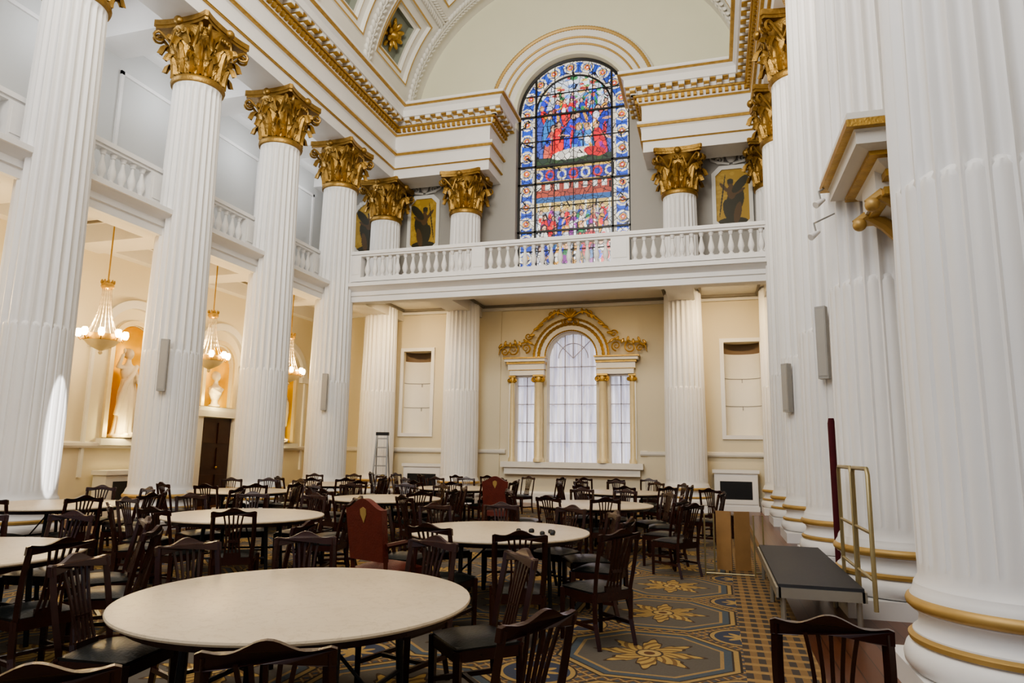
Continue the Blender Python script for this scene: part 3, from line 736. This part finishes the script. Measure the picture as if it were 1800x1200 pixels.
# ------------------------------------------------------------ statues
def statue(var):
    m=MB(); s=1 if var==0 else -1
    m.lathe([(.30,0),(.30,.05),(.27,.07)],24)
    vs=[];seg=40;hs=[.06,.2,.4,.6,.8,.95,1.08,1.18]; rx=[.25,.23,.22,.21,.21,.20,.155,.14]; ry=[.20,.18,.17,.165,.16,.14,.11,.10]
    for h,a_,b_ in zip(hs,rx,ry):
        for i in range(seg):
            w=2*pi*i/seg; f=1+.10*(1-h/1.5)*sin(w*9+h*2.2*s)+.04*sin(w*17-h*3)
            vs.append((a_*cos(w)*f+.03*s*sin(h*2.6),b_*sin(w)*f,h))
    n=len(hs); m.add(vs,[(j*seg+i,j*seg+(i+1)%seg,(j+1)*seg+(i+1)%seg,(j+1)*seg+i) for j in range(n-1) for i in range(seg)]+[tuple(range(seg-1,-1,-1)),tuple((n-1)*seg+i for i in range(seg))])
    m.tube([(.02*s,0,1.05),(.02*s,0,1.18),(0,0,1.34),(0,0,1.46),(0,0,1.53),(0,.0,1.62)],[.14,.125,.165,.17,.08,.055],16,0,sx=.72,sy=1,up=(0,1,0))
    m.ell((0,-.02,1.73),(.078,.095,.115)); m.ell((0,.04,1.75),(.10,.10,.11)); m.ell((0,.13,1.72),(.05,.05,.05)); m.ell((0,-.118,1.715),(.014,.02,.028),8,6)
    m.tube([(s*.17,0,1.45),(s*.27,-.02,1.2),(s*.20,-.16,1.12)],[.062,.05,.038],10); m.ell((s*.185,-.2,1.12),(.035,.06,.03))
    if var==0: m.tube([(-s*.17,0,1.45),(-s*.30,-.03,1.42),(-s*.24,-.08,1.70)],[.06,.05,.036],10); m.ell((-s*.22,-.09,1.78),(.03,.035,.06))
    else: m.tube([(-s*.17,0,1.45),(-s*.27,.0,1.18),(-s*.30,-.06,.92)],[.06,.05,.036],10); m.ell((-s*.305,-.08,.85),(.03,.035,.06))
    m.tube([(s*.15,-.1,1.5),(.0,-.16,1.30),(-s*.15,-.14,1.1),(-s*.22,-.1,.8),(-s*.26,-.05,.45)],[.05,.05,.06,.06,.05],8)
    m.tube([(s*.16,.05,1.45),(s*.26,.05,1.0),(s*.28,.02,.5),(s*.27,0,.12)],[.05,.07,.08,.08],8)
    m.ell((s*.09,-.22,.07),(.05,.1,.04)); m.ell((-s*.1,-.2,.07),(.05,.1,.04))
    return remeshed(m,.017,STONE,'statue_body')
S0=statue(0);S1=statue(1)
for b,me,lb in [(10.25,S1,'white marble draped figure with lowered arm in a gold niche'),(13.35,S0,'white marble draped woman with one raised arm in a gold niche'),(19.6,S1,'white marble draped figure with lowered arm in a gold niche')]:
    o=ob('statue',me,None,None,loc=(WX-.10,b,1.8),rot=(0,0,pi/2)); o.scale=(1.1,1.1,1.18); tag(o,lb,'statue')
m=MB(); m.lathe([(.14,0),(.15,.03),(.09,.08),(.08,.16),(.11,.2)],20)
m.tube([(0,0,.2),(0,0,.32),(0,0,.48),(0,0,.55),(0,0,.64)],[.12,.2,.21,.09,.065],16,0,sx=.65,sy=1,up=(0,1,0))
m.ell((0,-.02,.76),(.085,.10,.125)); m.ell((0,.03,.79),(.10,.105,.115)); m.ell((0,-.122,.745),(.015,.022,.03),8,6)
m.tube([(-.2,-.05,.46),(0,-.15,.34),(.2,-.05,.46)],.04,8)
o=ob('bust',remeshed(m,.014,STONE,'bust_body'),None,None,loc=(WX-.08,16.45,2.75),rot=(0,0,pi/2)); o.scale=(1.15,1.15,1.15); tag(o,'white marble portrait bust in a gold niche above the door','bust')
# door
d=root('door_1','dark mahogany panelled double door in a pale frame','door',(WX,16.45,0)); d['kind']='structure'
m=MB(); m.box(0,.05,-.62,.62,0,2.42); 
for s in (-1,1):
    for z0,z1 in [(.2,.85),(1.0,1.6),(1.72,2.3)]: m.box(.05,.08,*sorted((s*.08,s*.54)),z0,z1)
ob('door_leaf',m,DARKD,d)
m=MB(); m.box(0,.14,-.82,-.62,0,2.5); m.box(0,.14,.62,.82,0,2.5); m.box(0,.2,-.9,.9,2.45,2.62); ob('door_frame',m,WHITE2,d)
m=MB(); m.ell((.12,.05,1.05),.035); ob('door_knob',m,GOLD,d,True)
# ------------------------------------------------------------ chandeliers
def chandelier():
    r=root('chandelier','gilt and crystal chandelier with ring of glowing frosted cups','chandelier',(0,0,0),0,'aisle chandeliers')
    m=MB(); m.tube([(0,0,6.45),(0,0,4.9)],.016,6); ob('hanging_rod',m,GOLD,r)
    m=MB(); m.lathe([(.02,0),(.1,.0),(.1,.03),(.02,.08)],16,(0,0,6.36)); ob('ceiling_rose',m,GOLD,r)
    m=MB(); m.lathe([(.03,5.02),(.05,4.98),(.12,4.95),(.13,4.89),(.10,4.84),(.04,4.82)],20)
    for i in range(10):
        a=i*2*pi/10; m.ell((.12*cos(a),.12*sin(a),4.99),(.022,.022,.045),6,5)
    ob('crown',m,GOLD,r,True)
    m=MB()
    m.lathe([(.27,3.74),(.33,3.74),(.34,3.80),(.33,3.87),(.27,3.87)],32)
    for i in range(8):
        a=i*pi/4; m.tube([(.32*cos(a),.32*sin(a),3.8),(.38*cos(a),.38*sin(a),3.74),(.42*cos(a),.42*sin(a),3.80)],.015,6)
    ob('ring',m,GOLD,r,True)
    m=MB(); m.lathe([(.02,3.46),(.045,3.50),(.03,3.54),(.12,3.58),(.24,3.65),(.32,3.74),(.27,3.75)],28); ob('bowl',m,GOLDC,r,True)
    m=MB()
    for i in range(14):
        a=i*2*pi/14
        pts=[((.09+(.20)*t**2.4)*cos(a),(.09+.20*t**2.4)*sin(a),4.86-.99*t) for t in np.linspace(0,1,20)]
        m.tube(pts,[.004+.006*(j%2) for j in range(20)],5)
    ob('crystal_strand',m,CRYST,r)
    for i in range(8):
        a=i*pi/4
        if i==0: lm=mesh('lamp_cup',MB().lathe([(.03,0),(.05,.02),(.066,.08),(.06,.14),(.04,.17)],12),LAMP,True)
        ob('lamp_shade',lm,None,r,loc=(.42*cos(a),.42*sin(a),3.80))
    return r
ch=chandelier(); ch.location=(-12.1,10.97,0)
def light(kind,loc,energy,color,size=.1,rot=None,sy=None,spot=None,blend=.6,tgt=None):
    l=bpy.data.lights.new('lamp_and_fill_light',kind); l.energy=energy; l.color=color
    if kind=='AREA':
        l.size=size
        if sy: l.shape='RECTANGLE'; l.size_y=sy
    else: l.shadow_soft_size=size
    if kind=='SPOT': l.spot_size=spot; l.spot_blend=blend
    o=bpy.data.objects.new('lamp_and_fill_light',l); COL.objects.link(o); o.location=loc
    if tgt is not None: o.rotation_euler=(Vector(tgt)-Vector(loc)).to_track_quat('-Z','Y').to_euler()
    return o
WARM=(1,.74,.42)
for p in [(-12.1,14.15,0),(-12.1,17.5,0)]: clone(ch,p)
for p in [(-12.1,7.8),(-12.1,10.97),(-12.1,14.15),(-12.1,17.5)]: light('POINT',(p[0],p[1],4.1),120,WARM,.12)
# ------------------------------------------------------------ chairs
def chair():
    r=root('dining_chair','dark mahogany dining chair with fanned splat and black leather seat','chair',(0,0,0),0,'dark dining chairs around the tables')
    W=.215
    def by(z): return -.21-.10*max(0,(z-.44)/.5)
    m=MB(); n=8
    top=[]
    for j in range(n+1):
        for i in range(n+1):
            u=i/n*2-1; v=j/n*2-1
            e=(1-u**4)*(1-v**4); top.append((u*(W-.005+.02*(v+1)/2*1),v*.215,.445+.04*e))
    w=n+1; m.add(top,[(j*w+i,j*w+i+1,(j+1)*w+i+1,(j+1)*w+i) for j in range(n) for i in range(n)])
    m.box(-W+.005,W-.005,-.21,.21,.425,.447)
    ob('seat',m,LEATHER,r,True)
    m=MB(); m.box(-W,W+.0,.19,.22,.365,.43); m.box(-W,W,-.225,-.195,.365,.44)
    for s in (-1,1): m.box(*sorted((s*W,s*(W-.03))),-.22,.22,.365,.43)
    ob('seat_rail',m,WOOD,r)
    for s in (-1,1):
        m=MB(); m.tube([(s*(W-.0),.205,.43),(s*(W-.0),.205,0)],[.031,.024],4,up=(1,1,0)); ob('leg',m,WOOD,r)
        m=MB(); m.tube([(s*(W-.015),-.21,.43),(s*(W-.02),-.215,.2),(s*(W-.02),-.27,0)],[.028,.026,.023],4,up=(1,1,0)); ob('leg',m,WOOD,r)
    m=MB()
    for s in (-1,1): m.box(s*(W-.01)-.011,s*(W-.01)+.011,-.23,.2,.15,.18)
    m.box(-W,W,-.02,.01,.155,.178); ob('stretcher',m,WOOD,r)
    m=MB()
    for s in (-1,1):
        pts=[(s*(W-.025+.010*sin(pi*t)+.012*t),by(.42+.49*t),.42+.49*t) for t in np.linspace(0,1,8)]
        m.tube(pts,.023,4,sx=1,sy=1,up=(1,1,0))
    HW=.228
    xs=np.linspace(-HW,HW,23)
    up_=[(x,.935+.018*cos(x/HW*pi*1.0)+.012*cos(x/HW*2*pi)-.01*(abs(x)>HW-.015)) for x in xs]; dn=[(x,.875+.012*cos(x/HW*pi)) for x in xs[::-1]]
    m.prism([up_+dn],-.013,.015,lambda a,b,d:(a,by(b)+d-.03*(1-(a/HW)**2),b))
    for s in (-1,-.5,0,.5,1):
        pts=[]
        for t in np.linspace(0,1,9):
            hw=.045+.03*(1-t)**2*1.2+.072*max(0,t-.25)**1.3; z=.45+.435*t
            pts.append((s*hw,by(z)-.03*t,z))
        m.tube(pts,[.0105]*9,4,sx=.8,sy=1.1,up=(0,1,0))
    m.box(-.085,.085,by(.45)-.012,by(.45)+.012,.43,.49)
    m.box(-.052,.052,by(.62)-.022,by(.62)-.004,.60,.625)
    ob('backrest',m,WOOD,r)
    return r
ch0=chair()
placed=[]
first=[True]
def put(x,y,rz,force=False,gap=.58):
    if not force:
        for a,b in placed:
            if (a-x)**2+(b-y)**2<gap**2: return
        for a,b in ALLC:
            if abs(a-x)<.98 and abs(b-y)<.98: return
        if x>.15 and y<11: return
        if x>-.5 and y>16.5: return
    placed.append((x,y))
    if first[0]: ch0.location=(x,y,.012); ch0.rotation_euler=(0,0,rz); first[0]=False
    else: clone(ch0,(x,y,.012),rz)
def face(x,y,tx,ty,extra=0): return math.atan2(ty-y,tx-x)-pi/2+extra
def table():
    r=root('round_table','large round cream-topped banquet table on dark folding legs','table',(0,0,0),0,'round banquet tables')
    m=MB(); m.lathe([(.01,.732),(.95,.732),(.968,.738),(.972,.748),(.968,.758),(.955,.762),(.01,.762)],96); ob('tabletop',m,TOP,r,True)
    m=MB(); m.lathe([(.88,.69),(.90,.69),(.90,.732),(.88,.732)],64)
    m.box(-.89,.89,-.02,.02,.69,.73); m.box(-.02,.02,-.89,.89,.69,.73); ob('apron',m,WOOD,r)
    for sx in (-1,1):
        for sy in (-1,1):
            m=MB(); m.tube([(sx*.45,sy*.35,.73),(sx*.47,sy*.40,0.0)],[.024,.020],8); ob('leg',m,BLACK,r)
    for sx in (-1,1): m=MB(); m.tube([(sx*.46,-.37,.3),(sx*.46,.37,.3)],.014,6); m.tube([(sx*.46,0,.3),(0,0,.70)],.010,6); ob('brace',m,BLACK,r)
    return r
tb=table()
T=[(-2.30,3.58),(-2.25,7.2),(-1.95,11.5),(-5.75,4.0),(-5.72,7.55),(-5.6,11.2),(-9.1,7.75),(-9.05,11.75),(-9.1,15.2),(-5.7,15.1),(-2.0,15.4)]
for i,(x,y) in enumerate(T):
    if i==0: tb.location=(x,y,.012)
    else: clone(tb,(x,y,.012),i*.5)
def redchair():
    r=root('armchair','high-backed armchair in red leather with mahogany arms','armchair',(0,0,0),0,'red leather armchairs')
    m=MB(); up_=[(x,1.08+.05*cos(x/.25*pi/1.0)) for x in np.linspace(-.25,.25,15)]
    lo=[(.23,.55),(-.23,.55)]
    bf=lambda a,b,d:(a,-.24-.14*(b-.5)+d,b)
    m.prism([[(p[0],p[1]) for p in up_]+lo],-.035,.035,bf); br=ob('backrest',m,RED,r)
    m=MB(); m.prism([[(-.04,.98),(0,.90),(.04,.98),(.04,1.03),(0,1.05),(-.04,1.03)]],-.042,-.034,bf); o=ob('gilt_emblem',m,GOLDP,br)
    m=MB(); n=8; top=[]
    for j in range(n+1):
        for i in range(n+1):
            u=i/n*2-1; v=j/n*2-1; top.append((u*.25,v*.25,.46+.05*(1-u**4)*(1-v**4)))
    w=n+1; m.add(top,[(j*w+i,j*w+i+1,(j+1)*w+i+1,(j+1)*w+i) for j in range(n) for i in range(n)]); m.box(-.25,.25,-.25,.25,.38,.462); ob('seat',m,RED,r,True)
    for s in (-1,1):
        m=MB(); m.tube([(s*.25,-.27,.70),(s*.28,-.05,.72),(s*.27,.15,.68)],.026,6); m.tube([(s*.26,.12,.68),(s*.25,.10,.42)],.022,6); ob('armrest',m,WOODB,r,True)
        m=MB(); m.tube([(s*.23,.22,.4),(s*.23,.22,0)],[.032,.024],4,up=(1,1,0)); ob('leg',m,WOODB,r)
        m=MB(); m.tube([(s*.23,-.25,.6),(s*.23,-.24,.4),(s*.23,-.30,0)],[.028,.028,.022],4,up=(1,1,0)); ob('leg',m,WOODB,r)
    return r
def fullclone(r,loc,rz):
    n=clone(r,loc,rz)
    for a,b in zip(r.children,n.children):
        pass
    for ch_ in r.children:
        for g in ch_.children:
            tgt=[c_ for c_ in n.children if c_.data==ch_.data][0]
            g2=g.copy(); COL.objects.link(g2); g2.parent=tgt
    return n
rc=redchair(); rc.location=(-3.12,6.35,.012); rc.rotation_euler=(0,0,-.35); placed.append((-3.12,6.35))
fullclone(rc,(-4.1,13.0,.012),.15); placed.append((-4.1,13.0))
ring_={0:[(-60,1.40),(-24,1.45),(40,1.08),(80,1.03),(122,1.05),(158,1.03),(194,1.03),(232,1.15)],
      1:[(-66,1.5),(-40,1.60),(-5,1.1),(30,1.0),(66,1.02),(105,1.0),(145,1.02),(185,1.05),(262,1.15)]}
def ringput(i,L,force=False):
    x,y=T[i]
    for a,dd in L:
        a=math.radians(a); cx=x+dd*cos(a); cy=y+dd*sin(a); put(cx,cy,face(cx,cy,x,y,random.uniform(-.12,.12)),force)
for i in (0,1): ringput(i,ring_[i])
put(.46,3.45,-.12,True)
put(-2.15,1.88,.75,True)
for x,y,a in [(-.55,9.75,.9),(-.2,12.9,1.3),(.0,14.2,-.4),(-.75,10.45,1.1)]: put(x,y,a)
for i in range(2,len(T)):
    n=10; ph=random.uniform(0,36)
    ringput(i,[(ph+q*360/n+random.uniform(-4,4),random.uniform(1.02,1.22)) for q in range(n)])
for x in np.arange(-9.3,-1.0,.85): put(x+random.uniform(-.1,.1),18.3+random.uniform(-.6,.5),random.uniform(0,6.28),gap=.66)
for y in (5.6,9.5,13.4): 
    for x in (-7.6,-4.0): put(x+random.uniform(-.2,.2),y+random.uniform(-.2,.2),random.uniform(0,6.28),gap=.66)
for i in range(9):
    x,y=-1.62+random.uniform(-.28,.14),6.95+random.uniform(-.1,.22)
    if i==8: x,y=-2.0,7.1
    o=ob('table_knob',MB().lathe([(.0155,0),(.02,.004),(.021,.018),(.016,.026),(.01,.03)],12),BLACK,None,True,loc=(x,y,.774)); tag(o,'small round black knob lying on the round table','knob','small black knobs on the table'); o.scale=(1.3,1.3,1.3)
# ------------------------------------------------------------ stage platform
d=root('stage_platform','low portable stage platform with dark deck and steel legs','platform',(0,0,0))
Y0=7.0
ob('deck',MB().box(.52,1.24,Y0,9.9,.40,.44),DECK,d)
m=MB(); 
for q in [(.52,1.24,Y0-.02,Y0+.02,.32,.41),(.52,1.24,9.88,9.92,.32,.41),(.50,.54,Y0-.02,9.92,.32,.41),(1.22,1.26,Y0-.02,9.92,.32,.41)]: m.box(*q)
ob('edge_frame',m,STEEL,d)
for x in (.56,1.20):
    for y in (Y0+.05,8.4,9.85): m=MB(); m.tube([(x,y,.33),(x,y,0)],.025,8); ob('leg',m,STEEL,d)
for y0,y1_ in [(6.75,7.45),(7.52,8.25)]:
    m=MB(); m.tube([(1.28,y0,.3),(1.28,y0,1.45),(1.28,y0+.04,1.5),(1.28,y1_-.04,1.5),(1.28,y1_,1.45),(1.28,y1_,.3)],.02,8); m.tube([(1.28,y0,.95),(1.28,y1_,.95)],.016,8); m.tube([(1.28,y0,.55),(1.28,y1_,.55)],.016,8)
    ob('guard_rail',m,BRASS,d,True)
o=ob('rolled_banner',MB().lathe([(.045,.0),(.048,.05),(.046,1.0),(.048,2.05),(.035,2.12)],14),VELVET,None,True,loc=(1.53,10.2,0)); tag(o,'tall slim crimson velvet roll standing upright','banner')
r=root('folding_screen','pair of hinged oak boards with slim brass frames, standing upright','screen',(.16,10.1,.012),0.0)
for px_,an in [(-.08,-.5),(.16,.45)]:
    M=Matrix.Translation((px_,0,0))@Matrix.Rotation(an,4,'Z'); m=MB(); m.box(-.11,.11,-.01,.01,.05,.83,0,M); ob('board',m,OAK,r)
for x in (-.33,.30):
    m=MB()
    m.tube([(x,-.2,0),(x,-.2,.8),(x+.12,-.14,.8),(x+.12,-.14,.0)],.012,6)
    m.tube([(x,-.2,.06),(x+.12,-.14,.06)],.012,6); ob('brass_frame',m,BRASS,r)
m=MB(); m.tube([(-.33,-.2,.03),(.30,-.2,.03)],.010,6); ob('brass_rod',m,BRASS,r)
# ------------------------------------------------------------ heaters, ladder
def heater(x0,x1,y,label):
    r=root('radiator_cabinet',label,'radiator cover',((x0+x1)/2,y,0)); w=(x1-x0)/2
    m=MB(); m.box(-w,w,0,.38,.12,1.08); m.box(-w-.05,w+.05,-.05,.38,1.08,1.18); m.box(-w-.03,w+.03,-.03,.38,0,.14)
    m.prism([[(-w+.03,.2),(w-.03,.2),(w-.03,1.0),(-w+.03,1.0)],[(-w+.16,.33),(w-.16,.33),(w-.16,.85),(-w+.16,.85)]],-.025,0,XZ()); ob('cabinet',m,WHITE,r)
    m=MB(); m.box(-w+.16,w-.16,-.012,.0,.33,.85)
    for i in range(14): z=.35+i*.035; m.box(-w+.16,w-.16,-.02,-.01,z,z+.012)
    ob('grille',m,BLACK,r)
heater(-.05,1.17,YW-.47,'white radiator cabinet with dark grille against the end wall')
heater(-10.1,-8.75,YW-.47,'white radiator cabinet with dark grille between columns')
for y in (10.2,13.3):
    r=root('radiator_cabinet','low pale radiator cover against the aisle wall','radiator cover',(WX+.1,y,0))
    m=MB(); m.box(.0,.38,-.8,.8,0,.95); m.box(0,.44,-.86,.86,.95,1.05); ob('cabinet',m,WHITE2,r); m=MB(); m.box(.38,.40,-.6,.6,.2,.8); ob('grille',m,BLACK,r)
r=root('ladder','small aluminium stepladder standing open by a column','ladder',(-10.05,19.7,0),.2)
for s in (-1,1): ob('side_rail',MB().tube([(s*.24,-.25,0),(s*.17,.0,2.1)],.032,4),ALU,r)
for i in range(7): z=.28+i*.28; f=z/2.1; ob('rung',MB().box(-.24+.06*f,.24-.06*f,-.25+.25*f-.04,-.25+.25*f+.04,z-.02,z+.02),ALU,r)
for s in (-1,1): ob('rear_rail',MB().tube([(s*.24,.3,0),(s*.17,.02,2.05)],.022,4),ALU,r)
ob('top_cap',MB().box(-.2,.2,-.05,.07,2.06,2.16),BLACK,r)
# ------------------------------------------------------------ speakers on columns
def speaker(x,y,ang,z0,h):
    r=root('column_speaker','slim grey column loudspeaker mounted on a fluted column','loudspeaker',(x,y,z0),ang,'slim grey column loudspeakers')
    ob('housing',MB().box(-.075,.075,-.06,.06,0,h),GREYP,r); ob('grille',MB().box(-.06,.06,-.066,-.06,.04,h-.04),GRILL,r)
    for f in (.3,.7): ob('bracket',MB().box(-.02,.02,.05,.14,h*f,h*(f+.06)),GREYP,r)
def spk(cx,cy,z0,h,a=None):
    if a is None: a=math.atan2(0-cy,(-4.5-cx)*.9-cx*.1)
    speaker(cx+.70*cos(a),cy+.70*sin(a),a+pi/2,z0,h)
spk(LX,11.7,2.7,1.05); spk(LX,17.9,2.7,1.05); spk(RX,11.7,2.75,1.1); spk(RX,14.8,2.45,.95,math.radians(-140))
# ------------------------------------------------------------ door hood on right
r=root('door_hood','gilded and white moulded hood with scroll brackets above a doorway','door hood',(0,0,0))
def hsweep(mm,prof): mm.sweep([(EX,7.8),(1.78,7.8),(1.78,7.1),(EX,7.1)],[(d,z-.10) for d,z in prof])
m=MB()
hsweep(m,[(-.3,4.20),(.05,4.20),(.05,4.42),(.18,4.50),(.22,4.56),(.42,4.60),(.42,4.72),(.50,4.82),(.50,4.88),(-.3,4.88)]); m.box(1.6,EX,7.15,7.75,4.13,4.76); ob('cornice',m,WHITE2,r)
m=MB()
for d_,z in [(.07,4.40),(.24,4.55),(.46,4.76),(.1,4.21)]: hsweep(m,[(d_-.04,z-.02),(d_+.05,z-.02),(d_+.05,z+.05),(d_-.04,z+.05)])
ob('gilt_moulding',m,GOLD,r)
for y in (7.1,7.72):
    m=MB()
    m.tube([(1.50,y,4.06),(1.62,y,4.14),(1.80,y,4.02),(1.95,y,3.84),(2.15,y,3.62),(2.45,y,3.52)],[.035,.06,.07,.065,.055,.04],8)
    m.ell((1.55,y,4.04),(.07,.08,.07)); m.ell((2.35,y,3.52),(.08,.1,.08))
    ob('scroll_bracket',m,GOLDP,r,True)
for z,y,x in [(4.45,8.05,1.22),(4.08,8.05,1.15)]:
    r=root('spotlight','small white spotlight on a thin angled arm','spotlight',(0,0,0),0,'small white spotlights by the hood')
    m=MB(); m.tube([(1.42,8.36,z+.32),(x,y,z+.12)],.010,6); m.tube([(x,y,z+.12),(x+.02,y,z)],.010,6); ob('arm',m,GREYP,r)
    m=MB(); m.tube([(x+.05,y,z+.02),(x+.0,y-.03,z-.02),(x-.05,y-.06,z-.06)],[.02,.032,.04],12); ob('lamp_head',m,WHITE,r,True)
for x,y,z in [(-5.9,18.9,6.38),(-4.5,18.9,6.38),(-3.0,18.9,6.38),(.1,18.9,6.4),(.35,18.9,6.4),(.6,18.9,6.4),(-9.9,18.9,6.4),(-9.5,18.9,6.4)]:
    r=root('ceiling_spotlight','small dark spotlight fixed under the gallery','spotlight',(x,y,z),0,'small dark gallery spotlights')
    ob('mount',MB().tube([(0,0,.12),(0,0,.02)],.012,6),BLACK,r)
    ob('lamp_head',MB().tube([(0,-.05,.02),(0,.07,-.04)],[.055,.065],12),BLACK,r)
# ------------------------------------------------------------ lights
light('AREA',(-4.5,-2.5,10.5),800,(1,.96,.91),9,sy=6,tgt=(-4.5,16,9))  # main fill added behind the camera, out of view
light('AREA',(-4.5,2.0,13.2),480,(1,.95,.88),7,sy=5,tgt=(-4.5,12,4))  # second fill added overhead, out of view
light('AREA',(-4.5,4,12.5),1150,(1,.96,.84),6,sy=4,tgt=(-4.5,14,19.5))  # upward fill added to brighten the vault and tympanum
for x in (-9.4,-9.9): light('SPOT',(x,19.0,6.2),200,WARM,.05,spot=2.2,blend=1,tgt=(x-.1,21.9,3.8))
for x in (.1,.6): light('SPOT',(x,19.0,6.2),210,WARM,.05,spot=2.2,blend=1,tgt=(x+.1,21.9,3.8))
for x in (-6.4,-2.4,-4.4): light('SPOT',(x,18.8,6.2),95,WARM,.05,spot=2.2,blend=1,tgt=(x,21.9,3.0))
for b in BY: light('POINT',(WX+.30,b-.3,2.0 if b!=16.45 else 2.95),28,(1,.80,.36),.05)
for y in (7,10.2,13.3,16.4,19.5): light('POINT',(-12.6,y,10.4),45,(.95,.97,1),.2)  # fills added to brighten the upper aisle wall
for y in (7.05,10.1,13.2,16.3): light('POINT',(1.6,y,9.0),26,(1,.88,.76),.2)
s_=light('SPOT',(1.5,-1.0,6.0),26000,(1,.98,.95),.02,spot=.125,blend=.15,tgt=(-10.38,8.72,1.75)); s_.scale=(.15,1,1)  # narrow spot added to make the sunlight patch on a left column
w=bpy.data.worlds.new('World'); bpy.context.scene.world=w; w.use_nodes=True
w.node_tree.nodes['Background'].inputs[0].default_value=(.72,.84,1,1); w.node_tree.nodes['Background'].inputs[1].default_value=.45
vs_=bpy.context.scene.view_settings; vs_.view_transform='AgX'; vs_.look='AgX - Medium High Contrast'; vs_.exposure=.0
# ------------------------------------------------------------ camera
yaw=math.radians(16.5); p=math.radians(9.2)
F=Vector((-sin(yaw)*cos(p),cos(yaw)*cos(p),sin(p))); Rr=Vector((cos(yaw),sin(yaw),0)); U=Rr.cross(F)
ro=.015; R2=(Rr+U*ro).normalized(); U2=(U-Rr*ro).normalized()
cam=bpy.data.cameras.new('camera'); cam.lens=24; cam.sensor_width=36; cam.clip_end=200; cam.clip_start=.05
co=bpy.data.objects.new('camera',cam); COL.objects.link(co)
Mx=Matrix((R2,U2,-F)).transposed().to_4x4(); Mx.translation=Vector((0,0,1.6)); co.matrix_world=Mx
bpy.context.scene.camera=co
